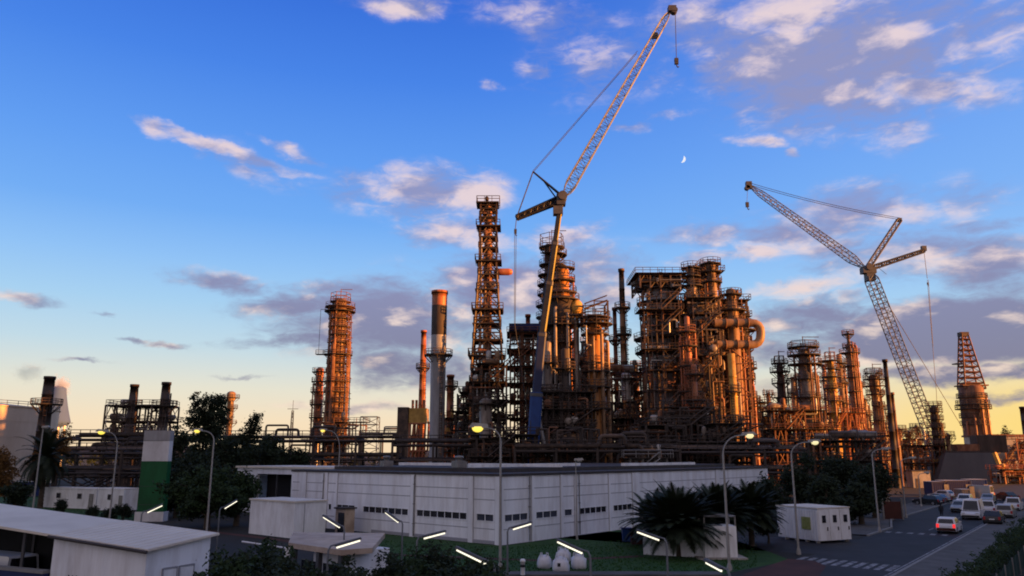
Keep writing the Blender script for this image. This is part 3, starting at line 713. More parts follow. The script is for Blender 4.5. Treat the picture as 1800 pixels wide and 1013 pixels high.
def facade(D, out, S, wins, name, pil, s_on):
    b = MB()
    b_segs = sorted(wins); s = 0.0
    for a, c in b_segs:
        wall_seg(b, D, out, s, a, 0, BH, 0, .4) if a > s + .02 else None
        wall_seg(b, D, out, a, c, 0, WZ0, 0, .4); wall_seg(b, D, out, a, c, WZ1, BH, 0, .4); s = c
    wall_seg(b, D, out, s, S, 0, BH, 0, .4)
    wl = b.build('wall', 'white', wb)
    b = MB()
    for z in (zc(880), zc(861), zc(932)): wall_seg(b, D, out, .3, S - .1, z - .035, z + .035, .012, .05)
    b.build('panel_joint', 'whited', wl)
    for (p0, p1) in pil:
        b = MB(); wall_seg(b, D, out, p0, p1, .0, BH - .02, .09, .14); pl = b.build('pilaster', 'white', wb)
        b = MB(); 
        for q in (p0 - .05, p1 + .05): wall_seg(b, D, out, q - .035, q + .035, .02, BH - .05, .016, .05)
        b.build('pilaster_joint', 'whited', pl)
    for a, c in b_segs:
        n = max(1, round((c - a) / .95)); w = MB()
        wall_seg(w, D, out, a, c, WZ0, WZ0 + .06, .05, .2); wall_seg(w, D, out, a, c, WZ1 - .05, WZ1, .03, .2)
        for k in range(n + 1):
            q = a + (c - a) * k / n; q = min(max(q, a + .05), c - .05); wall_seg(w, D, out, q - .035, q + .035, WZ0 + .06, WZ1 - .05, -.02, .06)
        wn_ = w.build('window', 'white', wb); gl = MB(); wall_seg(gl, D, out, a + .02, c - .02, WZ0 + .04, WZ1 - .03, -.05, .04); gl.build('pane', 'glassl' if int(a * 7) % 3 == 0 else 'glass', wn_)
sl = lambda px: plane_s(px, C0, LD); sr = lambda px: plane_s(px, C0, RD)
facade(LD, LO, BL, [(sl(a), sl(c)) for c, a in ((577, 583), (590, 624), (638, 718), (732, 821), (837, 868))], 'left', [(sl(a), sl(c)) for c, a in ((526, 537), (567, 575), (590, 592.5), (722, 729), (824, 832), (871, 880.5))], sl)
facade(RD, RO, BR, [(sr(a), sr(c)) for a, c in ((887, 928), (942, 980), (992, 1006), (1018, 1066), (1078, 1118), (1290, 1330))], 'right', [(sr(a), sr(c)) for a, c in ((934, 938), (985, 989), (1010, 1013), (1070, 1073), (1112, 1124), (1260, 1266))], sr)
b = MB()       # back walls
wall_seg(b, RD, LO * -1, 0, BR, 0, BH - .01, BL * 1.0, .4) if False else None
q = [Vector((0, 0)), RD * BR, RD * BR + LD * BL, LD * BL]
for a, c in ((q[1], q[2]), (q[2], q[3])):
    d = c - a; b.box((a.x + c.x) / 2, (a.y + c.y) / 2, BH / 2 - .02, d.length, .38, BH - .04, math.atan2(d.y, d.x))
b.build('back_wall', 'white', wb)
b = MB(); e = .14
q2 = [-(LD + RD) * e, RD * (BR + e) - LD * e, RD * (BR + e) + LD * (BL + e), LD * (BL + e) - RD * e]
b.prism([(p.x, p.y) for p in q2], BH, BH + .20); rf = b.build('roof', 'roofd', wb)
b = MB(); q3 = [(LD + RD) * 3.4, RD * (BR - 3) + LD * 3.4, RD * (BR - 3) + LD * (BL - 3), LD * (BL - 3) + RD * 3.4]
b.prism([(p.x, p.y) for p in q3], BH + .205, BH + .58); b.build('raised_roof', 'roofd', rf)
for i, (D, O, s0, s1, dd) in enumerate(((LD, RD, 4, BL * .55, 14), (LD, RD, BL * .6, BL - 1, 15), (RD, LD, 5, BR * .42, 9), (RD, LD, BR * .45, BR * .75, 4))):
    b = MB(); a = D * s0 + O * dd; c = D * s1 + O * dd; m_ = (a + c) / 2; b.box(m_.x, m_.y, BH + .72, (c - a).length, .5, .34, math.atan2(D.y, D.x)); b.build('skylight', 'whiteb', rf)
b = MB()
for k, (u_, v_) in enumerate(((9, 4), (14, 9), (21, 5))):
    p = LD * u_ + RD * v_; b = MB(); b.box(p.x, p.y, BH + .9, 1.1, 1.1, .6, .6); b.lathe([(.3, BH + 1.2), (.3, BH + 1.5), (.45, BH + 1.51), (.4, BH + 1.7), (.02, BH + 1.75)], 10, (p.x, p.y)); b.build('roof_vent', 'galv', rf)
b = MB(); wall_seg(b, LD, LO, .5, BL * .55, .02, .3, .05, .05); b.build('plinth', 'whited', wb)
for D, O, s0 in ((LD, LO, sl(723) - .5), (LD, LO, sl(575) + .6), (RD, RO, sr(1013) + .35), (RD, RO, sr(934) - .4)):
    b = MB(); q = D * s0 + O * .14; b.tube((q.x, q.y, .1), (q.x, q.y, BH - .05), .055, 8)
    for z in (1.2, 3.0, 4.8): b.box(q.x, q.y, z, .17, .17, .07, math.atan2(D.y, D.x))
    b.build('downpipe', 'galv', wb)
# annex at the far end
def gbox(px, py): return G(px, py).to_2d()
A0 = C0 + LD * (BL + .3) + RD * 7.5; t = thing('annex_building', 'white side wing with a wide dark opening, behind the long white building', 'building', (A0.x, A0.y, 0))
AH = BH + .1; aw = plane_s(415, A0, LD) if True else 8
b = MB(); o1, o2 = plane_s(449, A0, LD), plane_s(516, A0, LD); o2 = max(o2, .3); aw = max(aw, o1 + 2)
wall_seg(b, LD, LO, 0, o2, 0, AH, 0, .4); wall_seg(b, LD, LO, o1, aw, 0, AH, 0, .4); wall_seg(b, LD, LO, o2, o1, AH - .75, AH, 0, .4)
e_ = RD * 9; s_ = LD * aw; d = e_; b.box(s_.x + d.x / 2, s_.y + d.y / 2, AH / 2, d.length, .38, AH - .02, math.atan2(d.y, d.x)); b.build('wall', 'white', t)
b = MB(); m_ = LD * aw / 2 + RD * 4.5; b.box(m_.x, m_.y, AH + .12, aw + .5, 9.6, .24, math.atan2(LD.y, LD.x)); b.build('roof', 'roofg', t)
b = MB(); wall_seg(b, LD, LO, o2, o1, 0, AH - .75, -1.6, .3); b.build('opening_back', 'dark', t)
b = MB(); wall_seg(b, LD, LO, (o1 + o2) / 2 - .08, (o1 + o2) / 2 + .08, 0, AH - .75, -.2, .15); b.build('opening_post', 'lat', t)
# plain white box in front of its left end
ck = G(515, 947).to_2d(); t = thing('white_store_building', 'plain windowless white store standing before the far end of the panelled building', 'building', (ck.x, ck.y, 0))
s1, s2 = plane_s(441, ck, LD), plane_s(574, ck, RD); H = zat(884, ck.y)
q = [Vector((0, 0)), RD * s2, RD * s2 + LD * s1, LD * s1]
b = MB(); b.prism([(p.x, p.y) for p in q], 0, H); b.build('wall', 'whiteb', t)
b = MB(); e = .12; q = [-(LD + RD) * e, RD * (s2 + e) - LD * e, RD * (s2 + e) + LD * (s1 + e), LD * (s1 + e) - RD * e]; b.prism([(p.x, p.y) for p in q], H, H + .14); b.build('roof', 'roofg', t)
b = MB(); wall_seg(b, RD, RO, s2 * .3, s2 * .3 + .07, .1, H - .1, .03, .06); b.build('drain_pipe', 'whited', t)
t = thing('porch', 'small dark brown entrance porch beside the plain white store', 'porch', (*G(603, 938).to_2d(), 0))
b = MB(); b.box(0, .6, 1.15, 1.5, 1.2, 2.3, math.atan2(LD.y, LD.x)); b.build('wall', 'tan', t); b = MB(); b.box(0, .6, 2.38, 1.8, 1.5, .14, math.atan2(LD.y, LD.x)); b.build('roof', 'roofd', t)
b = MB(); b.box(-.25, -.05, 1.0, .9, .08, 1.95, math.atan2(LD.y, LD.x)); b.build('door', 'glass', t)

# ------------------------------------------------------------------ gate kiosk with a thick flat roof
def at_z(px, py, z): return G(px, py, z).to_2d()
ZK = 3.0; kp = [at_z(*q, ZK) for q in ((507, 954), (600, 967), (655, 963), (677, 937), (515, 936))]; k0 = kp[1]; KL = (kp[0] - kp[1]).normalized(); KR = Vector((-KL.y, KL.x)); KR = KR if KR.y > 0 else -KR
t = thing('gate_kiosk', 'small gatehouse under a flat tan roof, between the black bushes and the plain white store', 'kiosk', (k0.x, k0.y, 0))
l = (kp[0] - kp[1]).length; r_ = 4.2
b = MB(); b.prism([(p.x - k0.x, p.y - k0.y) for p in kp], ZK - .26, ZK); b.build('roof', 'tan', t)
ZK += .56
w = MB()
qi = [KL * .8 + KR * .8, KR * (r_ - .6) + KL * .8, KR * (r_ - .6) + KL * (l - 1.2), KL * (l - 1.2) + KR * .8]
w.prism([(p.x, p.y) for p in qi], 0, ZK - .82); w.build('wall', 'white', t)
for s0, s1 in ((1.2, 2.6), (3.2, 4.6), (5.2, 6.4)):
    b = MB(); a = KR * .78 + KL * s0; c = KR * .78 + KL * s1; m_ = (a + c) / 2; b.box(m_.x, m_.y, 1.5, s1 - s0, .08, 1.2, math.atan2(KL.y, KL.x)); b.build('window', 'glass', t)
for s0 in (0.25, l * .45, l - .3):
    b = MB(); p = KL * s0 + KR * .2; b.box(p.x, p.y, (ZK - .82) / 2, .24, .24, ZK - .82, math.atan2(KL.y, KL.x)); b.build('post', 'lat', t)
# white notice box on a dark rail beside it
p = G(505, 995); t = thing('barrier', 'raised entrance barrier box, white with a thin pale arm, beside the gatehouse', 'barrier', (p.x, p.y, 0))
b = MB(); b.box(0, 0, .6, .34, .3, 1.2); b.build('cabinet', 'whiteb', t); b = MB(); b.bar((0, 0, 1.15), (-3.6, 1.0, 1.5), .1); b.build('arm', 'signw', t)

# ------------------------------------------------------------------ near shed and canopy
B0 = Vector((-16.3, 36.2)); FA = Vector((-.906, .423)); FB = Vector((.423, .906))       # eave corner, along the front, towards the back
t = thing('shed', 'near white rendered shed with a pale sloping sheet roof', 'shed', (B0.x, B0.y, 0))
LS, WS = 6.53, 3.75; zr = lambda a, c: 3.42 + .058 * a + .085 * c
def roofslab(name, a0, a1, c0, c1, th, m, par, dz=0.0):
    b = MB(); vs = []
    for dzz in (0, th):
        for a, c in ((a0, c0), (a1, c0), (a1, c1), (a0, c1)):
            p = FA * a + FB * c; vs.append((p.x, p.y, zr(a, c) - th + dzz + dz))
    b.add(vs, [(0, 1, 2, 3), (7, 6, 5, 4), (0, 4, 5, 1), (1, 5, 6, 2), (2, 6, 7, 3), (3, 7, 4, 0)]); return b.build(name, m, par)
rf = roofslab('roof', -.18, LS + .02, -.22, WS + .2, .10, 'roofg', t)
b = MB()
for k in range(13):
    a = -.1 + k * .52; p, q = FA * a - FB * .2, FA * a + FB * (WS + .18); b.bar((p.x, p.y, zr(a, -.2) + .004), (q.x, q.y, zr(a, WS + .18) + .004), .02)
b.build('roof_rib', 'roofg', rf)
b = MB(); p, q = FA * -.2 - FB * .29, FA * LS - FB * .29; b.tube((p.x, p.y, zr(-.2, -.3) - .10), (q.x, q.y, zr(LS, -.3) - .10), .075, 8); b.build('gutter', 'roofd', t)
b = MB(); vs = []
cs = ((.12, 0), (LS - .05, 0), (LS - .05, WS - .05), (.12, WS - .05))
for zz in (0, 1):
    for a, c in cs: p = FA * a + FB * c; vs.append((p.x, p.y, 0 if not zz else zr(a, c) - .11))
b.add(vs, [(3, 2, 1, 0), (4, 5, 6, 7)] + [(i, (i + 1) % 4, 4 + (i + 1) % 4, 4 + i) for i in range(4)]); b.build('wall', 'white', t)
for c0_, c1_ in ((.95, 1.75), (1.9, 2.75)):
    b = MB(); p, q = FA * .11 + FB * c0_, FA * .11 + FB * c1_; m_ = (p + q) / 2; an = math.atan2(FB.y, FB.x)
    b.box(m_.x, m_.y, 1.2, c1_ - c0_, .07, 2.3, an); d = b.build('door', 'whiteb', t)
    b = MB(); 
    for e_ in (p, q): b.box(e_.x, e_.y, 1.22, .07, .10, 2.44, an)
    b.box(m_.x, m_.y, 2.42, c1_ - c0_ - .08, .10, .07, an); b.build('door_frame', 'whited', d)
# dark block letters painted on the front wall, most of them below the picture's edge
font = bpy.data.curves.new('wall_lettering', 'FONT'); font.body = 'N I   I'; font.size = .52; font.extrude = .006
ft = bpy.data.objects.new('wall_lettering', font); COL.objects.link(ft)
dg = bpy.context.evaluated_depsgraph_get(); me = bpy.data.meshes.new_from_object(ft.evaluated_get(dg)); bpy.data.objects.remove(ft)
lo = bpy.data.objects.new('wall_lettering', me); COL.objects.link(lo); me.materials.append(M['letter']); lo.parent = t
p = FA * 5.2 - FB * .012; lo.matrix_local = Matrix.Translation((p.x, p.y, 1.62)) @ Matrix.Rotation(math.atan2(-FA.y, -FA.x), 4, 'Z') @ Matrix.Rotation(math.pi / 2, 4, 'X')
cp_o = t
p0 = B0 + FA * (LS + .1)
t = thing('canopy', 'long low pale canopy roof on thin posts running up to the near shed', 'canopy', (B0.x, B0.y, 0))
rf = roofslab('canopy_roof', LS + .04, LS + 16, -.20, WS + .05, .12, 'roofg', t)
for a in (LS + 2.3, LS + 6.5, LS + 10.5, LS + 14.5):
    for c in (.1, WS - .3):
        b = MB(); p = FA * a + FB * c; b.box(p.x, p.y, (zr(a, c) - .13) / 2, .12, .12, zr(a, c) - .13); b.build('post', 'lat', t)
b = MB(); p, q = FA * (LS + .05) - FB * .1, FA * (LS + 15) - FB * .1; t = thing('parapet_wall', 'low white capped wall in front of the dark space under the canopy', 'wall', (B0.x, B0.y, 0))
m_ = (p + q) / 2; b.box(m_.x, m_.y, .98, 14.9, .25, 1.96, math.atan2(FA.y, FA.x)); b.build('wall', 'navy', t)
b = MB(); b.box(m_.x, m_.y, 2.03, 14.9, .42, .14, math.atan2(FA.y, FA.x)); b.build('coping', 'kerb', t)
t = thing('canopy_shade_wall', 'added dark wall standing in for the shade under the canopy', 'wall', (B0.x, B0.y, 0)); b = MB(); m2 = FA * (LS + 7.6) + FB * (WS - .12); b.box(m2.x, m2.y, 1.7, 15, .16, 3.4, math.atan2(FA.y, FA.x)); b.build('panel', 'dark', t)  # near-black colour paints the shade at the back of the canopy

# ------------------------------------------------------------------ sign pylon, left site
p = G(262, 917); Y = p.y; t = thing('sign_pylon', 'tall slab sign, grey cap over a white band over deep green', 'sign', (P(273, 800, Y).x, Y, 0))
w = 46 * mpp(800, Y); zt = zat(757, Y); z1 = zat(775, Y); z2 = zat(811, Y); z3 = zat(900, Y)
for n_, a, c, m_, ex in (('green_panel', z3, z2, 'green', 0), ('white_panel', z2 + .003, z1, 'signw', .0), ('cap', z1 + .003, zt, 'stackg', .03)):
    b = MB(); b.box(0, .5, (a + c) / 2, w + ex, 1.0 + ex, c - a); b.build(n_, m_, t)
b = MB(); b.box(0, .5, z3 / 2, w + .25, 1.3, z3 - .004); b.box(0, -.17, z3 / 2, .08, .06, z3 - .1); b.build('base', 'signw', t)
b = MB()
for k in range(9): b.bar((-w / 2 + w * k / 8, .5, zt), (-w / 2 + w * k / 8, .5, zt + .35), .06)
b.build('cap_rail', 'galv', t)
b = MB()
for z in (z1, (z2 + z3) / 2, z3 + .8): b.box(0, -.012, z, w * .98, .03, .035)
b.build('panel_seam', 'cable', t)
# white site cabins at left
def cabin(label, pxa, pxb, pyb, h, m, depth=2.5, nm='site_cabin', cat='cabin', wins=3, group=None, doors=1, ang=None, ybase=None):
    a, c = G(pxa, pyb).to_2d(), G(pxb, ybase or pyb).to_2d(); d = c - a; an = math.atan2(d.y, d.x); t = thing(nm, label, cat, (a.x, a.y, 0), group, an); ln = d.length
    b = MB(); b.box(ln / 2, depth / 2, h / 2 + .1, ln, depth, h - .1)
    b.build('body', m, t)
    b = MB(); n = int(ln / .35)
    for k in range(n): b.box((k + .5) * ln / n, -.015, h / 2 + .1, .12, .05, h - .35)
    for z in (.12, h + .05): b.box(ln / 2, -.03, z, ln + .06, .1, .16)
    for x in (.05, ln - .05): b.box(x, -.03, h / 2 + .08, .14, .1, h - .12)
    b.build('cladding_rib', m, t)
    b = MB(); b.box(ln / 2, depth / 2, h + .10, ln + .1, depth + .1, .08); b.build('roof', 'roofg', t)
    for k in range(wins):
        x = ln * (k + .7) / (wins + .5); b = MB(); b.box(x, -.06, h * .64, .9, .08, .75); wn_ = b.build('window', 'galv', t); b = MB(); b.box(x, -.095, h * .64, .78, .04, .62); b.build('pane', 'glass', wn_)
    for k in range(doors):
        x = ln * (.9 - .45 * k); b = MB(); b.box(x, -.06, 1.12, .85, .08, 2.0); d_ = b.build('door', 'galv', t); b = MB(); b.box(x + .3, -.12, 1.1, .12, .05, .05); b.build('handle', 'cable', d_)
    return t
cabin('long white site cabin with small dark windows, left of the green sign', 76, 168, 892, 2.75, 'whiteb', 2.6, wins=2, doors=1, group='white site cabins at the left', ybase=896)
cabin('shorter white site cabin nearer the green sign, a dark door in it', 170, 215, 897, 2.9, 'whiteb', 2.6, wins=1, doors=1, group='white site cabins at the left', ybase=900)
cabin('dark blue skip container beside the palm trunk', 18, 58, 874, 2.6, 'navy', 3, 'shipping_container', 'container', 0, None, 1)
# white cabins on the right
kc = G(1441, 956).to_2d(); t = thing('portable_cabin', 'white portable cabin block with a yellow green notice on its long side, beside the road', 'cabin', (kc.x, kc.y, 0))
CA = (G(1364, 946).to_2d() - kc).normalized(); CB = Vector((-CA.y, CA.x)); CB = CB if CB.x > 0 else -CB
la = plane_s(1364, kc, CA); lb = plane_s(1491, kc, CB); H = zat(895, kc.y)
b = MB(); b.prism([(p.x, p.y) for p in (Vector((0, 0)), CB * lb, CB * lb + CA * la, CA * la)], .2, H); b.build('body', 'whiteb', t)
b = MB(); n = int(la / .3)
for k in range(n): p = CA * ((k + .5) * la / n) - CB * .02; b.box(p.x, p.y, H / 2 + .05, .1, .06, H - .5, math.atan2(CA.y, CA.x))
b.build('cladding_rib', 'whiteb', t)
b = MB(); e = .06; b.prism([(p.x, p.y) for p in (-(CA + CB) * e, CB * (lb + e) - CA * e, CB * (lb + e) + CA * (la + e), CA * (la + e) - CB * e)], H, H + .1); b.build('roof', 'roofg', t)
for k in range(3):
    c = lb * (k + .5) / 3; an = math.atan2(CB.y, CB.x); b = MB(); p = CB * c - CA * .03; b.box(p.x, p.y, H / 2 + .05, lb / 3 - .16, .07, H - .35, an); d_ = b.build('door', 'whiteb', t)
    b = MB(); p = CB * c - CA * .08; b.box(p.x, p.y, H * .70, .42, .05, .62, an); b.build('pane', 'glass', d_)
    b = MB(); p = CB * (c + .35) - CA * .09; b.box(p.x, p.y, 1.2, .1, .06, .3, an); b.build('handle', 'cable', d_)
b = MB(); p = CA * (la * .27) - CB * .06; b.box(p.x, p.y, H * .56, 1.0, .06, 1.05, math.atan2(CA.y, CA.x)); nb_ = b.build('notice', mat('notice_yellow_green', (.20, .22, .05), (.34, .34, .12), 3, .6), t)
for k in range(4):
    for s in (0, 1): p = CA * (la * (k + .3) / 4) + CB * (s * (lb - .4) + .2); b = MB(); b.box(p.x, p.y, .1, .3, .3, .2); b.build('foot', 'conc', t)
# white cabinet and low wall by the palms
kb = G(1240, 983).to_2d(); t = thing('utility_cabinet', 'white corrugated utility cabinet with an open frame on top, under the palms', 'cabinet', (kb.x, kb.y, 0))
w = 57 * mpp(950, kb.y); H = zat(925, kb.y); b = MB(); b.box(w / 2, .9, H / 2, w, 1.8, H); b.build('body', 'whiteb', t)
b = MB()
for k in range(5): b.box(w * (k + .5) / 5, -.02, H / 2, .1, .06, H - .2)
b.build('panel_rib', 'whiteb', t)
b = MB(); h2 = zat(908, kb.y)
for x in (.05, w - .05):
    for y in (.05, 1.75): b.box(x, y, (H + h2) / 2, .1, .1, h2 - H)
for y in (.05, 1.75): b.bar((0, y, h2), (w, y, h2), .1)
for x in (.05, w - .05): b.bar((x, 0, h2), (x, 1.8, h2), .1)
b.build('top_frame', 'galv', t)
b = MB(); b.box(w / 2, .8, .06, w + 1.2, 2.6, .12); b.build('slab', 'conc', t)
a, c = G(1131, 975).to_2d(), G(1238, 981).to_2d(); d = c - a; t = thing('garden_wall', 'low pale wall behind the palm trunk, joining the white cabinet', 'wall', (a.x, a.y, 0), None, math.atan2(d.y, d.x))
b = MB(); b.box(d.length / 2, .15, .95, d.length, .3, 1.9); b.build('wall', 'white', t); b = MB(); b.box(d.length / 2, .15, 1.95, d.length + .1, .42, .1); b.build('coping', 'kerb', t)
p = G(1102, 954); t = thing('waste_bin', 'blue wheeled waste bin at the end of the white wall', 'bin', (p.x, p.y, 0))
b = MB(); b.prism([(-.35, -.35), (.35, -.35), (.35, .35), (-.35, .35)], .12, 1.15, [(-.42, -.42), (.42, -.42), (.42, .42), (-.42, .42)]); b.build('body', 'blue', t)
b = MB(); b.box(0, 0, 1.2, .92, .92, .1); b.build('lid', 'navy', t)
for s in (-1, 1): b = MB(); b.tube((s * .3, .3, .12), (s * .38, .3, .12), .12, 10); b.build('wheel', 'tyre', t)
p = G(1119, 958); t = thing('waste_bin', 'dark red bin beside the blue bin', 'bin', (p.x, p.y, 0)); b = MB(); b.prism([(-.45, -.35), (.45, -.35), (.45, .35), (-.45, .35)], .08, .95, [(-.5, -.4), (.5, -.4), (.5, .4), (-.5, .4)]); b.build('body', 'redp', t); b = MB(); b.box(0, 0, 1.0, 1.1, .9, .1); b.build('lid', 'redp', t)
# bulk bags
for i, (px, py, s, lb_) in enumerate(((957, 999, .95, 'first of the white bulk bags on the lawn, the slim one'), (986, 1006, 1.05, 'front white bulk bag on the lawn, plump, with a dark mark'), (1017, 1000, 1.0, 'white bulk bag at the tail of the lawn row, its loops raised high'), (990, 988, 1.0, 'white bulk bag behind the others, only its top showing'))):
    p = G(px, py); rnd = random.Random(40 + i); t = thing('bulk_bag', lb_, 'bulk bag', (p.x, p.y, 0), 'white bulk bags on the lawn', rnd.uniform(-.4, .4)); b = MB(); n = 16; vs = []; zz = (0, .10, .34, .62, .80, .90)
    rr = (.40, .49, .52, .48, .34, .14)
    for z, r in zip(zz, rr):
        for k in range(n):
            a = 2 * math.pi * k / n; e = (abs(math.cos(a)) ** 3.2 + abs(math.sin(a)) ** 3.2) ** (-1 / 3.2); q = r * s * e * (1 + rnd.uniform(-.10, .10)); vs.append((q * math.cos(a), q * math.sin(a), z * s * (1 + rnd.uniform(-.09, .09))))
    m = len(zz); b.add(vs, [(i_ * n + k, i_ * n + (k + 1) % n, (i_ + 1) * n + (k + 1) % n, (i_ + 1) * n + k) for i_ in range(m - 1) for k in range(n)] + [tuple(range((m - 1) * n, m * n))], True); b.build('sack', 'bag', t)
    for x, y in ((.3, .3), (-.3, .3), (-.3, -.3), (.3, -.3)):
        b = MB(); hh = .3 * s * rnd.uniform(.8, 1.4); b.path([(x * s, y * s, .75 * s), (x * s * .9, y * s * .9, .82 * s + hh * .6), (x * s * .55, y * s, .84 * s + hh * .6), (x * s * .5, y * s * .8, .78 * s)], .03, 5); b.build('loop', 'bag', t)
    if i == 1: b = MB(); b.box(-.1, -.545 * s, .5 * s, .2, .03, .22); b.build('label_patch', 'letter', t)
p = G(919, 1016); t = thing('bollard', 'short white bollard on the garden path', 'bollard', (p.x, p.y, .18)); b = MB(); b.lathe([(.14, 0), (.14, .75), (.17, .76), (.17, .88), (.1, .95), (.01, .96)], 12); b.build('post', 'whiteb', t); b = MB(); b.ring(.142, .15, .45, .62, n=12); b.build('band', 'letter', t)

# ------------------------------------------------------------------ street lamps
def street_lamp(label, pxb, pyb, pxt, pyt, pxl, pyl, lit='lampon', arm=True, Y=None, r=.085, size=1.0):
    Y = Y or G(pxb, pyb).y; a = P(pxt, pyt, Y); l = P(pxl, pyl, Y); t = thing('street_lamp', label, 'street lamp', (a.x, Y, 0), 'tall street lamps')
    b = MB(); x = l.x - a.x; z0 = a.z; z1 = l.z
    pts = [(0, 0, 0), (0, 0, z0 * .5), (0, 0, z0)]
    if abs(x) > .3:
        for k in range(1, 7): q = k / 6 * math.pi / 2; pts.append((x * .8 * (1 - math.cos(q)), 0, z0 + (z1 - z0) * math.sin(q)))
        pts.append((x * .98, 0, z1 + .02))
    b.path(pts, [r * 1.25, r, r * .8] + [r * .55] * (len(pts) - 3), 8); b.lathe([(r * 2.2, 0), (r * 2.2, .25), (r * 1.3, .5)], 8); b.build('pole', 'pole', t)
    sx = 1 if x >= 0 else -1; hx = x if abs(x) > .3 else 0; s = size
    b = MB(); b.add([(hx - sx * .15 * s, -.12 * s, z1), (hx - sx * .15 * s, .12 * s, z1), (hx + sx * .75 * s, .2 * s, z1 + .06), (hx + sx * .75 * s, -.2 * s, z1 + .06), (hx - sx * .1 * s, -.08 * s, z1 + .2 * s), (hx - sx * .1 * s, .08 * s, z1 + .2 * s), (hx + sx * .6 * s, .12 * s, z1 + .25 * s), (hx + sx * .6 * s, -.12 * s, z1 + .25 * s)], [(3, 2, 1, 0), (4, 5, 6, 7), (0, 1, 5, 4), (1, 2, 6, 5), (2, 3, 7, 6), (3, 0, 4, 7)]); h = b.build('lamp_head', 'pole', t)
    b = MB(); n = 12; rr = .26 * s; b.lathe([(.02, -rr * .75)] + [(rr * math.cos(k * math.pi / 12), -rr * .75 * math.sin(k * math.pi / 12)) for k in range(5, -1, -1)] + [(rr * .9, .08), (.02, .09)], n, (hx + sx * .35 * s, 0)); o = b.build('lens', lit, h); o.location = (0, 0, z1 + .02)
    return t
street_lamp('tall curved lamp, lit yellow, before the dark trees above the near shed', 361, 950, 376, 775, 353, 758)
street_lamp('tall lamp with a big glowing yellow lens at the corner of the white building', 880, 1004, 880, 776, 853, 753, size=1.5)
street_lamp('lamp with a lit yellow head rising behind the flat roof, below the orange tower', 595, 900, 597, 790, 573, 757, Y=112, size=1.3)
street_lamp('tall lamp behind the white cabinet, its pale lit head over the palms', 1275, 1004, 1271, 800, 1308, 766, 'lampwarm', size=1.1)
street_lamp('tall lamp with a pale lit head beside the white portable cabin', 1402, 975, 1391, 800, 1424, 778, 'lampwarm', size=1.1)
street_lamp('slender lamp with a glowing yellow head before the two sooty stacks', 188, 918, 206, 785, 186, 760, Y=86, size=1.4)
street_lamp('thin pale mast in front of the palm, at the edge of the grass', 50, 909, 76, 752, 76, 752, 'pole', Y=88)
street_lamp('grey roadside lamp beside the dark tree mass', 1548, 935, 1533, 800, 1552, 790, 'pole', Y=80)
street_lamp('thin roadside lamp before the slim black stack', 1592, 916, 1583, 815, 1600, 806, 'pole', Y=98)
street_lamp('thin grey lamp among the parked cars', 1619, 895, 1614, 838, 1626, 832, 'pole', Y=118)
street_lamp('thin white pole standing on the lawn before the panelled wall', 1011, 950, 1012, 810, 1012, 810, 'pole', Y=73, r=.05)
# short lamps with slanting lit tubes
TL = [('over the base of the green sign', 258, 901, 286, 888), ('beside the plain white store', 394, 894, 417, 880), ('leaning above the gatehouse towards the porch', 598, 927, 568, 908), ('before the window strip of the white wall', 701, 918, 677, 900),
      ('low over the hedge before the white wall', 744, 946, 783, 936), ('bent beside the building corner', 901, 930, 934, 920), ('across the tan gatehouse roof', 590, 962, 634, 949), ('nearest of all, over the black bushes', 856, 991, 802, 965),
      ('above the white bulk bags', 1025, 972, 979, 951), ('at the edge of the palm fronds', 1160, 949, 1119, 934), ('at the foot of the tall lamp', 1270, 1003, 1240, 987)]
for lab, xa, ya, xb, yb in TL:
    dpx = math.hypot(xb - xa, yb - ya); H = 3.9
    Ym = G((xa + xb) / 2, (ya + yb) / 2, H).y; Ym = min(max(Ym, 24), 58)
    a = P(xa, ya, Ym - .35); c = P(xb, yb, Ym + .35); d = c - a
    t = thing('path_lamp', 'short lamp with a lit slanting tube, ' + lab, 'path lamp', (a.x, a.y, 0), 'short lamps with slanting lit tubes')
    lo_, hi = Vector((0, 0, a.z)), Vector((d.x, d.y, c.z)); u = (hi - lo_).normalized(); back = Vector((-u.x, -u.y, 0)).normalized() * .32
    b = MB(); b.path([back, back + Vector((0, 0, a.z * .6)), back + Vector((0, 0, a.z - .12)), back * .7 + Vector((0, 0, a.z + .06)), lo_ + u * .05 + Vector((0, 0, .10)), hi + Vector((0, 0, .09))], [.055, .05, .045, .04, .035, .025], 7); b.build('post', 'latg', t)
    b = MB(); sdv = u.cross(Vector((0, 0, 1))).normalized(); up_ = sdv.cross(u)
    vs = []
    for q in (lo_, hi):
        for w_, h_ in ((-.11, .03), (.11, .03), (.07, .10), (-.07, .10)): vs.append(q + sdv * w_ + up_ * h_)
    b.add(vs, [(3, 2, 1, 0), (4, 5, 6, 7), (0, 1, 5, 4), (1, 2, 6, 5), (2, 3, 7, 6), (3, 0, 4, 7)]); hd = b.build('lamp_head', 'lat', t)
    b = MB(); b.tube(lo_ + u * .04 - up_ * .035, hi - u * .04 - up_ * .03, .036, 8); b.build('tube', 'tube', hd)
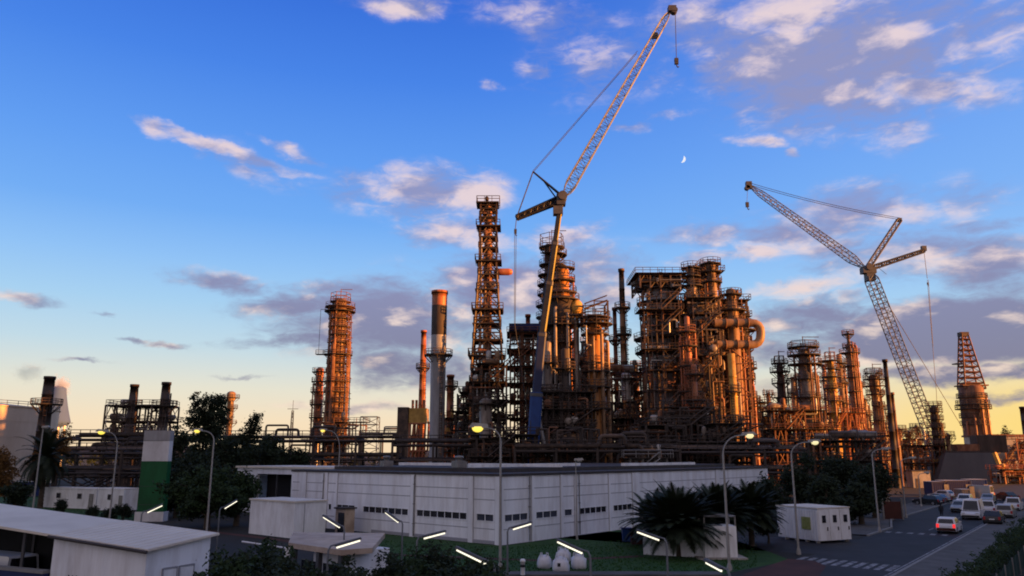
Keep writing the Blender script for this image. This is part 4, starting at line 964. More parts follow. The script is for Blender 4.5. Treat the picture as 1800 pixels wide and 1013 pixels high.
# ------------------------------------------------------------------ trees, shrubs, hedge
def ptree(label, px, pyt, Y, wpx, crowns=None, m='leafd', n=5000, size=.3, seed=1, name='tree', low=.25, group=None, squash=.8, trunk=.28):
    p = P(px, pyt, Y); h = p.z; r = wpx * mpp(pyt, Y) / 2; rnd = random.Random(seed * 7 + 1)
    if crowns is None:
        crowns = []; zc_ = h * (1 + low) / 2; hz = h * (1 - low) / 2
        for k in range(7):
            a = k * 2.4; q = .55 if k else 0; dz = rnd.uniform(-.5, .55) * hz
            crowns.append((math.cos(a) * r * q, math.sin(a) * r * q * squash, zc_ + dz, r * rnd.uniform(.45, .62), r * .55, hz * rnd.uniform(.38, .5)))
        crowns.append((0, 0, h - hz * .36, r * .42, r * .42, hz * .38))
    else: crowns = [(a * r, b_ * r, z * h, c * r, d * r, e * h) for a, b_, z, c, d, e in crowns]
    return tree(label, p.x, Y, h, crowns, m, n, size, seed, name, 'tree', group, trunk)
TGp = 'dark trees before the plant'
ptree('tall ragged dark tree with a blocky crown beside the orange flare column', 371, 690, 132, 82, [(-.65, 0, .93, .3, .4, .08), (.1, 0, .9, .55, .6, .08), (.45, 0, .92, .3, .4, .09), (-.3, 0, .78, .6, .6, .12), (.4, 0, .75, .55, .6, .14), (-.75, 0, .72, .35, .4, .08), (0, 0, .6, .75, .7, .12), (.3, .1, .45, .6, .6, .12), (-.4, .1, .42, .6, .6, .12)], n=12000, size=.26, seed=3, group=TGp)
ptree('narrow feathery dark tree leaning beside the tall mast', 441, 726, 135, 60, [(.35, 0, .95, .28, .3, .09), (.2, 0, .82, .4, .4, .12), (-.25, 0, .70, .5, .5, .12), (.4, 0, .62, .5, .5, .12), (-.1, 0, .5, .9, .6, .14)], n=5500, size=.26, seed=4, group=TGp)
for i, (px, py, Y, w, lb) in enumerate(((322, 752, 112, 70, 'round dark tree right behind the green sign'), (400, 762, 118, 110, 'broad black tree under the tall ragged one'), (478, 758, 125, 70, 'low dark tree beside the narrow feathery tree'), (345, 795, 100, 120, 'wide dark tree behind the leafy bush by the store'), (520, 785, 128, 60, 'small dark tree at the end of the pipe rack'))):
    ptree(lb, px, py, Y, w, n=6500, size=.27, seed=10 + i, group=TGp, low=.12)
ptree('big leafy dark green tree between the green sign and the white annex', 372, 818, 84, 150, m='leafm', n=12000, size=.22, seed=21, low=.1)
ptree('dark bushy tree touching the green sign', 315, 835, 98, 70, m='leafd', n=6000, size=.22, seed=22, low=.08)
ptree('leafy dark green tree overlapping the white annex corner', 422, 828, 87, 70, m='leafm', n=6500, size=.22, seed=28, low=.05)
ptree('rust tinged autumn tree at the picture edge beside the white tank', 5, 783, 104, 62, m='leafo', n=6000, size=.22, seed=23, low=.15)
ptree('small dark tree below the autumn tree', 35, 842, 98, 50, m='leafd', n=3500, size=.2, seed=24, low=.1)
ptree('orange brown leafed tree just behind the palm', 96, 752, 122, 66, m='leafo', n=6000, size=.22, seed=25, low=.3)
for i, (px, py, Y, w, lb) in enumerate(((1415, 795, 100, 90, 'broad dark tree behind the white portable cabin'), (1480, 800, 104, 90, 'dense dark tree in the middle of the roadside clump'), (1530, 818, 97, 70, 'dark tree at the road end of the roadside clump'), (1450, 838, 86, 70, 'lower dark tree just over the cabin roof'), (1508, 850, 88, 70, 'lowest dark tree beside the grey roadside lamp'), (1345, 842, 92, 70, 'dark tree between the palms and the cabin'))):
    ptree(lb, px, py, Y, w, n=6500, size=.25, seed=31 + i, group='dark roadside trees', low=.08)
ptree('pale bare looking small tree behind the beige hall', 1766, 750, 300, 24, n=1500, size=.4, seed=41, low=.3)
# shrubs
for i, (px, py, r, h, lb) in enumerate(((110, 903, .95, 1.75, 'round clipped dark shrub alone on the grass'), (160, 912, .9, 1.4, 'loose dark shrub before the site cabins'), (190, 916, 1.2, 1.5, 'spreading dark shrub at the foot of the slender lamp'), (216, 914, 1.1, 1.7, 'dark shrub beside the sign base'))):
    p = G(px, py); bush(lb, p.x, p.y, r, h, seed=50 + i, n=2400, size=.11, group='shrubs on the far lawn')
NB = [(395, 955, 30, 3.2, 90, 'black bush beside the near shed wall'), (450, 968, 31, 2.6, 90, 'black bush before the red footpath'), (505, 978, 29, 2.4, 80, 'low black bush below the entrance barrier'), (560, 984, 31, 2.4, 70, 'black bush under the gatehouse windows'), (620, 986, 29, 2.3, 80, 'black bush under the gatehouse roof corner'),
      (680, 972, 31, 3.0, 80, 'leafy black bush beside the small roof of the gatehouse'), (740, 962, 32, 3.0, 90, 'tallest black bush below the lawn edge'), (800, 972, 30, 2.8, 90, 'black bush under the nearest lit tube'), (855, 985, 30, 2.5, 60, 'end black bush beside the garden path'), (420, 985, 25, 3.0, 120, 'very near black bush at the bottom edge by the shed'), (560, 1000, 25, 2.6, 130, 'very near wide black bush at the bottom edge below the gatehouse'), (700, 990, 25, 3.0, 130, 'very near black bush at the bottom edge, middle of the thicket'),
 (465, 950, 34, 2.6, 90, 'black bush behind the others, touching the red footpath'), (640, 1000, 24, 2.6, 120, 'very near low black bush under the gatehouse corner'), (790, 990, 25, 2.8, 120, 'very near black bush below the nearest lit tube'), (850, 1004, 25, 2.4, 100, 'very near last black bush at the garden path end'), (490, 1000, 24, 2.8, 130, 'very near black bush beside the entrance barrier'), (770, 958, 36, 2.4, 90, 'black bush at the red footpath, behind the nearest lit tube'), (845, 970, 36, 2.2, 70, 'black bush on the lawn edge left of the bulk bags')]
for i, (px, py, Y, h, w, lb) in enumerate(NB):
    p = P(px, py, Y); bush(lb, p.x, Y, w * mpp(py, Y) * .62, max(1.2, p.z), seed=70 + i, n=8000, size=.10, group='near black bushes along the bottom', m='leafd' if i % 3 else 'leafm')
ptree('round black shrub at the road side of the palms', 1348, 912, 70, 40, n=3000, size=.13, seed=90, low=.02, trunk=.1)
# palms
p = G(70, 893); palm('tall date palm with a brown trunk before the white tank', p.x, p.y, zat(806, p.y), 5.2, 52, seed=2, up=1.15, tr=.34)
p = G(1194, 978); palm('bushy palm with upright fronds in front of the white wall', p.x, p.y, 1.75, 3.9, 210, seed=3, up=.95, tr=.24, low=.02, droop=.72)
p = G(1262, 968); palm('second bushy palm, behind the white cabinet', p.x, p.y, 2.1, 3.4, 180, seed=4, up=.95, tr=.24, low=.0, droop=.7)
p = G(1322, 960); palm('dense palm beside the portable cabin', p.x, p.y, 2.3, 3.2, 170, seed=5, up=.95, tr=.24, low=.05, droop=.72)
p = G(1150, 962); palm('small low palm leaning over the blue bin', p.x, p.y, 1.7, 3.2, 80, seed=6, up=.9, tr=.2, low=.1, droop=.75)
# hedge with green fence fabric along the road
t = thing('hedge', 'clipped green hedge along the pavement', 'hedge', (*RP(0, -4.9), 0)); b = MB(); rnd = random.Random(8)
hl = [(s, 1.5) for s in range(-16, 78, 2)]
bl = []
for s, h in hl:
    q = ND * s + PD * rnd.uniform(-.15, .15); bl.append((q.x, q.y, .75, 1.35, 1.15, .78 + rnd.uniform(-.1, .12)))
leaf_mesh(rnd, bl, 26000, .10).build('foliage', 'leafm', t)
b = MB()
for s, h in hl:
    q = ND * s; b.tube((q.x, q.y, 0), (q.x, q.y, .9), .05, 5)
b.build('stem', 'bark', t)
t = thing('site_fence', 'green fabric fence on thin posts along the near side of the hedge', 'fence', (*RP(0, -6.4), 0)); b = MB(); vs = []; fs = []; n = 94
for k in range(n):
    s = -16 + k; wob = .06 * math.sin(k * 1.7); q = ND * s + PD * wob; vs += [(q.x, q.y, .08), (q.x, q.y, .65), (q.x, q.y, 1.25 + .04 * math.sin(k * 2.3))]
for k in range(n - 1): fs += [(3 * k, 3 * k + 3, 3 * k + 4, 3 * k + 1), (3 * k + 1, 3 * k + 4, 3 * k + 5, 3 * k + 2)]
b.add(vs, fs); b.build('fabric', 'mesh', t)
for k in range(0, n, 4):
    s = -16 + k; q = ND * s - PD * .1; b = MB(); b.tube((q.x, q.y, 0), (q.x, q.y, 1.45), .04, 6); b.build('post', 'galv', t)

# ------------------------------------------------------------------ vehicles
def car(kind, paint, label, x, y, heading, group='cars on the road', tail=False):
    """local +x is the front"""
    L_, Wd, H_ = {'hatch': (4.1, 1.74, 1.48), 'van': (5.2, 1.98, 2.25), 'suv': (4.5, 1.85, 1.68), 'pickup': (5.3, 1.85, 1.78), 'sedan': (4.5, 1.76, 1.42)}[kind]
    t = thing({'van': 'van', 'pickup': 'pickup_truck'}.get(kind, 'car'), label, {'van': 'van', 'pickup': 'pickup'}.get(kind, 'car'), (x, y, .012), group, heading)
    wl = {'hatch': .92, 'van': 1.05, 'suv': 1.02, 'pickup': 1.03, 'sedan': .90}[kind]; hl = L_ / 2
    low = [(-hl, .42), (-hl + .03, wl - .15), (-hl + .12, wl), (hl - 1.25, wl), (hl - .35, wl * .84), (hl - .03, wl * .66), (hl, .42), (hl - .12, .24), (-hl + .12, .24)]
    roof = {'hatch': [(-hl + .15, wl), (-hl + .45, H_ - .06), (-hl + .75, H_), (hl - 2.1, H_), (hl - 1.2, wl)], 'van': [(-hl + .12, wl), (-hl + .16, H_ - .08), (-hl + .3, H_), (hl - 1.6, H_), (hl - .75, wl)],
            'suv': [(-hl + .13, wl), (-hl + .3, H_ - .08), (-hl + .6, H_), (hl - 2.2, H_), (hl - 1.3, wl)], 'pickup': [(-.35, wl), (-.2, H_ - .05), (0, H_), (hl - 2.1, H_), (hl - 1.35, wl)], 'sedan': [(-hl + .6, wl), (-hl + 1.25, H_), (hl - 2.15, H_), (hl - 1.15, wl)]}[kind]
    def ext(b, prof, w0, w1):
        zmin, zmax = min(p[1] for p in prof), max(p[1] for p in prof); n = len(prof); vs = []
        for s in (-1, 1):
            for (x_, z_) in prof: q = (z_ - zmin) / (zmax - zmin + 1e-6); vs.append((x_, s * (w0 + (w1 - w0) * q) / 2, z_))
        b.add(vs, [tuple(range(n - 1, -1, -1)), tuple(range(n, 2 * n))] + [(i, (i + 1) % n, n + (i + 1) % n, n + i) for i in range(n)])
    b = MB(); ext(b, low, Wd, Wd * .97); ext(b, [roof[0]] + roof[1:] , Wd * .96, Wd * .80)
    if kind == 'pickup': b.box(-hl + 1.2, .8 * Wd / 2 + .1, wl + .04, 2.2, .12, .1); b.box(-hl + 1.2, -.8 * Wd / 2 - .1, wl + .04, 2.2, .12, .1)
    bd = b.build('body', paint, t)
    # glass
    zg0, zg1 = wl + .05, H_ - .12
    def lerp_x(side, z):
        pr = roof if side > 0 else roof; seq = roof[::-1] if side > 0 else roof
        for (xa, za), (xb, zb) in zip(seq, seq[1:]):
            if za <= z <= zb: return xa + (xb - xa) * (z - za) / (zb - za + 1e-6)
        return seq[1][0]
    wd = lambda z: (Wd * .96 + (Wd * .80 - Wd * .96) * (z - wl) / (H_ - wl)) / 2
    for side, nm in ((1, 'windscreen'), (-1, 'rear_window')):
        g_ = MB(); e = .02 * side; vs = []
        for z_ in (zg0, zg1): 
            for s in (-1, 1): vs.append((lerp_x(side, z_) + e, s * (wd(z_) - .13), z_))
        g_.add(vs, [(0, 1, 3, 2)]); g_.build(nm, 'glass', t)
    for s in (-1, 1):
        xa, xb = lerp_x(-1, zg0) + .3, lerp_x(1, zg0) - .25; xa2, xb2 = lerp_x(-1, zg1) + .25, lerp_x(1, zg1) - .12
        if kind == 'van': xa, xa2 = hl - 2.3, hl - 2.3
        g_ = MB(); g_.add([(xa, s * (wd(zg0) + .012), zg0), (xb, s * (wd(zg0) + .012), zg0), (xb2, s * (wd(zg1) + .012), zg1), (xa2, s * (wd(zg1) + .012), zg1)], [(0, 1, 2, 3)]); g_.build('side_window', 'glass', t)
        for x_ in (hl - .85, -hl + .8):
            b = MB(); b.tube((x_, s * (Wd / 2 - .2), .31), (x_, s * (Wd / 2 + .015), .31), .31, 16); w_ = b.build('wheel', 'tyre', t); b = MB(); b.tube((x_, s * (Wd / 2), .31), (x_, s * (Wd / 2 + .025), .31), .19, 12); b.build('rim', 'hub', w_)
        b = MB(); b.box(hl - .10, s * Wd * .36, wl * .72, .16, .34, .15); b.build('headlight', 'headl', t)
        b = MB(); b.box(-hl + .05, s * Wd * .41, wl * .80, .12, .22, .34); b.build('tail_light', 'tail' if tail else 'red', t)
        b = MB(); b.box(lerp_x(1, zg0) - .45, s * (Wd / 2 + .08), wl + .12, .12, .2, .14); b.build('wing_mirror', paint, t)
    for e_ in (hl - .02, -hl + .02): b = MB(); b.box(e_, 0, .42, .14, Wd * .92, .24); b.build('bumper', 'redp' if label.startswith('white and red') else 'carb', t)
    b = MB(); b.box(-hl - .045, 0, .62, .03, .52, .12); b.build('number_plate', 'plate', t)
    return t
def rcar(kind, paint, label, px, py, away=True, rot=0.0, **k):
    p = G(px, py); h = math.atan2(ND.y, ND.x) + (0 if away else math.pi) + rot; return car(kind, paint, label, p.x, p.y, h, **k)
rcar('hatch', 'carw', 'white and red hatchback driving away with its tail lamps lit', 1670, 936, tail=True)
rcar('van', 'carw', 'white van, second vehicle in the lane, behind the lit hatchback', 1712, 912, away=False)
rcar('pickup', 'carw', 'white pickup beside the white van', 1737, 905, rot=.1)
rcar('sedan', 'carb', 'black car parked against the kerb next to the hedge', 1749, 921, group='cars parked along the kerb')
rcar('suv', 'carg', 'silver high car parked beyond the black car', 1770, 911, group='cars parked along the kerb')
rcar('pickup', 'carw', 'white open backed pickup farther along the kerb', 1783, 898, group='cars parked along the kerb')
rcar('hatch', 'carg', 'silver hatchback before the blue containers', 1688, 900, away=False)
rcar('suv', 'carw', 'white high car ahead of the silver hatchback', 1697, 889, away=False)
rcar('sedan', 'carg', 'silver saloon far along the road', 1738, 884, away=False)
rcar('sedan', 'cars', 'grey saloon parked across the road by the dark lamp post', 1645, 884, rot=1.2, group='cars parked by the works')
rcar('hatch', 'carw', 'small white hatchback parked by the grey hall', 1655, 877, rot=1.2, group='cars parked by the works')
rcar('hatch', 'carb', 'black hatchback parked beside the grey saloon', 1632, 888, rot=1.2, group='cars parked by the works')
rcar('van', 'carg', 'silver van at the far end of the parked cars', 1718, 876, rot=1.4, group='cars parked by the works')
rcar('sedan', 'carb', 'dark saloon at the far right under the beige hall', 1768, 880, rot=.8, group='cars parked by the works')
t = car('van', 'carw', 'white van under the near canopy, only its roof showing over the low wall', -28.4, 44.4, 2.7, group=None)
# walking person near the parked cars
p = G(1656, 912); t = thing('person', 'person in dark clothes walking at the road edge', 'person', (p.x, p.y, .01), None, 1.0)
v = [(0, 0, .92), (0, 0, 1.15), (0, 0, 1.42), (0, 0, 1.52), (0, 0, 1.62), (.01, 0, 1.72), (.02, .19, 1.38), (.0, .24, 1.1), (.12, .24, .88), (0, -.19, 1.38), (.03, -.24, 1.1), (-.1, -.24, .9), (.04, .1, .86), (.14, .1, .48), (.12, .1, .06), (.25, .1, .04), (-.04, -.1, .86), (-.08, -.1, .48), (-.24, -.1, .1), (-.13, -.1, .04)]
e = [(0, 1), (1, 2), (2, 3), (3, 4), (4, 5), (2, 6), (6, 7), (7, 8), (2, 9), (9, 10), (10, 11), (0, 12), (12, 13), (13, 14), (14, 15), (0, 16), (16, 17), (17, 18), (18, 19)]
rd = [.15, .16, .17, .06, .095, .07, .07, .05, .035, .07, .05, .035, .10, .065, .045, .04, .10, .065, .045, .04]
me = bpy.data.meshes.new('body'); me.from_pydata(v, e, []); po = bpy.data.objects.new('body', me); COL.objects.link(po); po.parent = t; me.materials.append(M['cloth'])
sk = po.modifiers.new('skin', 'SKIN'); 
for i, s in enumerate(me.skin_vertices[0].data): s.radius = (rd[i], rd[i]); s.use_root = i == 0
po.modifiers.new('sub', 'SUBSURF').levels = 1
# ------------------------------------------------------------------ left part of the works
def X(px, Y, py=800): return P(px, py, Y).x
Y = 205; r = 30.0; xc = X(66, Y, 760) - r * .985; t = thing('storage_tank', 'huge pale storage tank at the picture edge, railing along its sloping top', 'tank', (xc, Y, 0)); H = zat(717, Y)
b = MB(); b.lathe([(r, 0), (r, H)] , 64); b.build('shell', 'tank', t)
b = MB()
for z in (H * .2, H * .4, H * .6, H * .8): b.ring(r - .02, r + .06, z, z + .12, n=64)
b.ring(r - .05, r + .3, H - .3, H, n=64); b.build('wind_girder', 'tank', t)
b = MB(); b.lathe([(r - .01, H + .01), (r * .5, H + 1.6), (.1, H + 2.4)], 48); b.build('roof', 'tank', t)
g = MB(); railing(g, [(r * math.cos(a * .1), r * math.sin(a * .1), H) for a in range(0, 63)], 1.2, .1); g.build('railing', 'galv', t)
b = MB()
for k in range(24):
    a0, a1 = -2.2 + k * .035, -2.2 + (k + 1) * .035; z0, z1 = H * k / 24, H * (k + 1) / 24
    b.bar(((r + .9) * math.cos(a0), (r + .9) * math.sin(a0), z0), ((r + .9) * math.cos(a1), (r + .9) * math.sin(a1), z1), .25)
    b.bar(((r + .9) * math.cos(a0), (r + .9) * math.sin(a0), z0 + 1.1), ((r + .9) * math.cos(a1), (r + .9) * math.sin(a1), z1 + 1.1), .1)
b.build('spiral_stair', 'galv', t)
chimney('stout grey stack with a ring platform, its top dark, in front of the pale tank', 88, 182, 662, 17, 25, 'stackd', plats=(712,), pw=2.1)
Y = 330; t = thing('water_tower', 'pale blue grey bell shaped water tower, flaring at its rim, behind the grey stack', 'water tower', (X(99, Y, 720), Y, 0))
b = MB(); m1 = mpp(720, Y); zt = zat(683, Y); zr_ = zat(743, Y); prof = [(.02, zr_ - 2.5), (20 * m1, zr_ - 1.2), (25 * m1, zr_)] + [((12 + 13 * (1 - k / 12) ** 1.35) * m1, zr_ + (zt - zr_) * k / 12) for k in range(1, 13)] + [(7 * m1, zt + .8), (.02, zt + 1.2)]
b.lathe(prof, 32); b.build('tank', 'cool', t)
b = MB(); b.lathe([(2.6, 0), (2.2, zr_ - 1.5)], 20); b.build('shaft', 'whiteb', t)
for k in range(6): b = MB(); a = k * math.pi / 3; b.tube((18 * m1 * math.cos(a), 18 * m1 * math.sin(a), 0), (18 * m1 * math.cos(a), 18 * m1 * math.sin(a), zr_ - 1.3), .5, 8); b.build('leg', 'whiteb', t)
process_frame('dark steel structure of drums carrying the two sooty stacks at its ends', 186, 288, 712, 192, 9, 5, 5, seed=4, tall_pipes=5, fill=1.0, brace=.4, jag=False)
chimney('shorter sooty stack standing in the drum structure', 237, 190, 676, 13, 24, 'stackd', plats=(714,))
chimney('taller sooty stack at the end of the drum structure, just over the green sign', 293, 186, 672, 14, 22, 'stackd', plats=(715,), pw=1.8)
pipe_rack('low pipe rack between the pale tank and the drum structure', 108, 262, 768, 138, levels=3, npipes=6, seed=3, pms=('stackd', 'steel', 'stackd'), steel='stackd')
pipe_rack('second low pipe rack, beneath the sooty stacks', 100, 330, 792, 130, levels=2, npipes=6, seed=13, pms=('stackd', 'steel', 'stackd'), steel='stackd')
tower('slim orange flare column behind the tall ragged tree', 407, 300, [(688, 15), (706, 11)], 'brown', (700, 718, 745), seed=5, npipes=2, pw=1.6)
t = thing('radio_mast', 'thin lattice mast between the feathery tree and the orange tower', 'mast', (X(515, 260, 716), 260, 0)); b = MB(); b.lattice((0, 0, 0), (0, 0, zat(722, 260)), 1.3, .5, 14, .14, .08); b.bar((0, 0, zat(722, 260)), (0, 0, zat(704, 260)), .12); b.bar((-1.8, 0, zat(719, 260)), (1.8, 0, zat(719, 260)), .12); b.build('mast', 'lat', t)
# left orange tower wrapped in pipes and scaffolding
Y = 232
tower('broad orange scaffold wrapped column standing apart from the others', 599, Y, [(524, 22), (560, 25), (660, 30)], 'brown', (532, (541, 2.6), (549, 2.8), 562, 576, 590, 604, (625, 2.2), 640, 655, (672, 1.6), 690, 708, 726, 744), pw=1.25, seed=6, npipes=9, steel='rust', pm='rust', crown=1.0, full=.8)
tw = thing('scaffold_tower', 'orange brown tube scaffold cage round the broad orange column', 'scaffold', (X(598, Y, 640), Y, 0)); b = MB(); hw = 15.5 * mpp(640, Y); rnd = random.Random(3)
zs = [zat(q, Y) for q in range(790, 545, -9)]
for i, z in enumerate(zs):
    w_ = hw * (1.08 - .22 * i / len(zs)); c = [(-w_, -w_), (w_, -w_), (w_, w_), (-w_, w_)]
    if i:
        for k in range(4):
            b.bar((*cp[k], zp), (*c[k], z), .22); m0 = ((cp[k][0] + cp[(k + 1) % 4][0]) / 2, (cp[k][1] + cp[(k + 1) % 4][1]) / 2); m1 = ((c[k][0] + c[(k + 1) % 4][0]) / 2, (c[k][1] + c[(k + 1) % 4][1]) / 2)
            b.bar((*m0, zp), (*m1, z), .16)
            if rnd.random() < .6: b.bar((*cp[k], zp), (*m1, z), .12)
            if rnd.random() < .4: b.box((m1[0] + c[k][0]) / 2, (m1[1] + c[k][1]) / 2, z, abs(c[k][0] - m1[0]) + .9, abs(c[k][1] - m1[1]) + .9, .14)
    for k in range(4): b.bar((*c[k], z), (*c[(k + 1) % 4], z), .14); b.bar((*c[k], z + 1), (*c[(k + 1) % 4], z + 1), .09)
    cp, zp = c, z
b.build('scaffold_frame', 'rust', tw)
b = MB(); b.box(-hw - 2.2, -hw * .4, zat(624, Y), 4.6, 2.2, .2); railing(b, [(-hw - 4.4, -hw * .4 - 1, zat(624, Y)), (-hw, -hw * .4 - 1, zat(624, Y))], 1.2, .12); b.bar((-hw - 3.8, -hw * .4, zat(545, Y)), (-hw - 3.8, -hw * .4, zat(624, Y)), .1); b.bar((-hw - 3.8, -hw * .4, zat(545, Y)), (-hw * .5, 0, zat(545, Y)), .12); b.build('side_platform', 'steel', tw)
tower('slim orange column just left of the scaffold wrapped one', 563, 238, [(646, 13), (690, 15)], 'orange', (655, 672, 690, 712, 735), seed=7, npipes=3, steel='rust', pm='orange')
process_frame('dark low structure round the foot of the scaffold wrapped column', 540, 634, 742, 226, 8, 3, 4, seed=9, tall_pipes=5, brace=.5)
t = thing('scaffold_tower', 'pale slim lattice tower beside the scaffold wrapped column, seen against the pale sky', 'scaffold', (X(650, 240, 760), 240, 0)); b = MB(); b.lattice((0, 0, 0), (0, 0, zat(733, 240)), 5.4, 5.0, 8, .2, .13); b.build('frame', 'latp', t)
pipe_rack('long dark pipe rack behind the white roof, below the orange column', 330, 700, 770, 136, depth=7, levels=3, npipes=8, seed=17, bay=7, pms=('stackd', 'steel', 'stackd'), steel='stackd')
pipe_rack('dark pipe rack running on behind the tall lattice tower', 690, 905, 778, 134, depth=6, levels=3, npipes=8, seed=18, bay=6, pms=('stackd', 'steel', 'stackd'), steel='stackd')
pipe_rack('pale thin pipe bridge against the sky beside the yellow furnace', 632, 708, 765, 210, depth=3, levels=1, npipes=3, seed=19, bay=12)
# stacks and furnaces, centre left
chimney('slim red stack behind the yellow furnace', 745, 215, 581, 9, 17, 'orange', plats=(648,))
chimney('tall pale grey stack with a blackened, rust red top', 773, 172, 512, 27, 26, 'stackg', plats=(626,), bands=((590, 'stackd'), (538, 'orange')), pw=1.5, rings=False)
Y = 203; t = thing('furnace', 'box furnace with a mustard yellow casing, its dark end to the tank side', 'furnace', (X(698, Y, 745), Y, 0)); w = 50 * mpp(745, Y); z0, z1 = zat(772, Y), zat(716, Y); zm = zat(745, Y)
b = MB(); b.box(w * .20, 3, z1 / 2, w * .38, 7, z1); b.build('end_wall', 'steel', t)
b = MB(); vs = [(w * .4, z) for z in (0,)]; b.box(w * .72, 3, (zm + z1) / 2, w * .62, 6.4, z1 - zm - .5); b.build('casing', 'mustard', t)
b = MB()
for k in range(5): b.box(w * (.44 + .14 * k), -.3, zm / 2, .35, .35, zm)
for z in (zm * .3, zm * .65, zm): b.bar((w * .42, -.3, z), (w * 1.03, -.3, z), .3)
for k in range(4): b.bar((w * (.44 + .14 * k), -.3, zm * .3), (w * (.58 + .14 * k), -.3, zm), .2)
b.build('steel_frame', 'orange', t)
b = MB()
for k in range(4): b.tube((w * (.5 + .13 * k), 2, z1 - .3), (w * (.5 + .13 * k), 2, z1 + 2.0), .35, 8)
b.build('vent', 'orange', t)
for k in range(5):
    b = MB(); x = w * (.46 + .12 * k); elbow_pipe(b, [(x, -.8, .5), (x, -.8, zm * .55), (x + 1.2, -.8, zm * .55), (x + 1.2, 1, zm + .5)], .28); b.build('pipe', 'orange', t)
chimney('short red stack by the foot of the tall lattice tower', 792, 200, 659, 12, 15, 'orange', plats=(680,))
process_frame('red steel frame full of pipes between the grey stack and the lattice tower', 778, 828, 735, 196, 8, 4, 3, seed=22, steel='orange', drums=('orange', 'rust', 'mustard'), tall_pipes=6)
# ------------------------------------------------------------------ tall lattice tower with its column
Y = 172; x0 = X(857, Y, 600); t = thing('lattice_tower', 'tallest lattice tower, a red brown column caged inside, decks all the way up', 'tower', (x0, Y, 0), None)
b = MB(); prof = [(835, 60), (720, 57), (640, 52), (560, 42), (480, 31), (361, 26)]
def wat(z):
    q = [(zat(py, Y), w * mpp(py, Y)) for py, w in prof]
    for (za, wa), (zb, wb_) in zip(q, q[1:]):
        if z <= zb: return wa + (wb_ - wa) * max(0, z - za) / (zb - za)
    return q[-1][1]
zt = zat(361, Y); n = 24; zs = [zt * i / n for i in range(n + 1)]
for i in range(n):
    a, c = wat(zs[i]) / 2, wat(zs[i + 1]) / 2; za, zb = zs[i], zs[i + 1]
    for sx, sy in ((-1, -1), (1, -1), (1, 1), (-1, 1)): b.bar((sx * a, sy * a, za), (sx * c, sy * c, zb), .36)
    for (p, q) in (((-1, -1), (1, -1)), ((1, -1), (1, 1)), ((1, 1), (-1, 1)), ((-1, 1), (-1, -1))):
        b.bar((p[0] * c, p[1] * c, zb), (q[0] * c, q[1] * c, zb), .24)
        m0 = ((p[0] + q[0]) / 2 * c, (p[1] + q[1]) / 2 * c)
        b.bar((p[0] * a, p[1] * a, za), (*m0, zb), .17); b.bar((q[0] * a, q[1] * a, za), (*m0, zb), .17)
b.build('lattice_frame', 'steel', t)
b = MB(); rc = 15 * mpp(450, Y) / 2; b.lathe([(rc * 1.1, 0), (rc * 1.1, zt * .3), (rc * .9, zt * .32), (rc * .9, zt * .97), (rc * .5, zt)], 18)
z = 3
while z < zt * .95: b.ring(rc * .88, rc * 1.16, z, z + .2, n=18); z += 3.1
b.build('column', 'rust', t)
rnd = random.Random(4)
for i, py in enumerate((361, 371, 386, 402, 421, 440, 463, 486, 512, 548, 572, 600, 628, 655, 682, 712, 745)):
    z = zat(py, Y); w = wat(z) / 2 + (.25 if i % 3 else .9); f = MB(); f.box(rnd.uniform(-.3, .3), 0, z, 2 * w, 2 * w, .26); d = f.build('deck', 'grat', t); g = MB(); railing(g, [(-w, -w, z + .13), (w, -w, z + .13), (w, w, z + .13), (-w, w, z + .13)], 1.3, .12, True); g.build('railing', 'steel', d)
    if rnd.random() < .75: drum(t, rnd.uniform(-.6, .6) * w, -w * .5, z + 1.1, rnd.uniform(.4, .75), rnd.uniform(1.2, 2.2), rnd.choice('xy'), rnd.choice(('rust', 'brown', 'steel', 'cladd')))
for k in range(7):
    b = MB(); x = rnd.uniform(-.9, .9) * 2.2; y = -rnd.uniform(1.2, 2.6); z1 = zt * rnd.uniform(.55, .97); elbow_pipe(b, [(x, y, .5), (x, y, z1), (x * .3, 0, z1)], rnd.uniform(.13, .3)); b.build('pipe', rnd.choice(('rust', 'cladd', 'brown', 'orange')), t)
z = zat(486, Y); b = MB(); b.lathe([(.02, -1.6), (.7, -1.3), (.8, 0), (.8, 1.8), (.6, 2.6), (.02, 2.8)], 14, (2.9, -1), 'x', z + .8); b.build('side_drum', 'orange', t)
# structures round its foot
process_frame('dark process structure wrapped round the foot of the tall lattice tower', 832, 890, 640, 160, 9, 7, 4, seed=24, tall_pipes=6, fill=1.1, steel='stackd')
process_frame('dark structure with a long thin railing deck, lower than the lattice tower beside it', 802, 842, 690, 178, 8, 5, 3, seed=25, tall_pipes=5, steel='stackd')
t2 = process_frame('open rust brown structure carrying a navy blue wrapped box on top', 897, 958, 585, 178, 10, 9, 3, seed=26, steel='rust', jag=False, tall_pipes=8, fill=.9, floor=1)
b = MB(); w = 60 * mpp(575, 178); za, zb = zat(584, 178), zat(570, 178); b.box(w / 2, 3, (za + zb) / 2 + .2, w + .6, 7, zb - za - .2); o = b.build('wrapped_box', 'navy', t2)
chimney('small red stack poking above the navy blue wrapped box', 928, 184, 553, 8, 9, 'orange', group='tall stacks of the refinery')
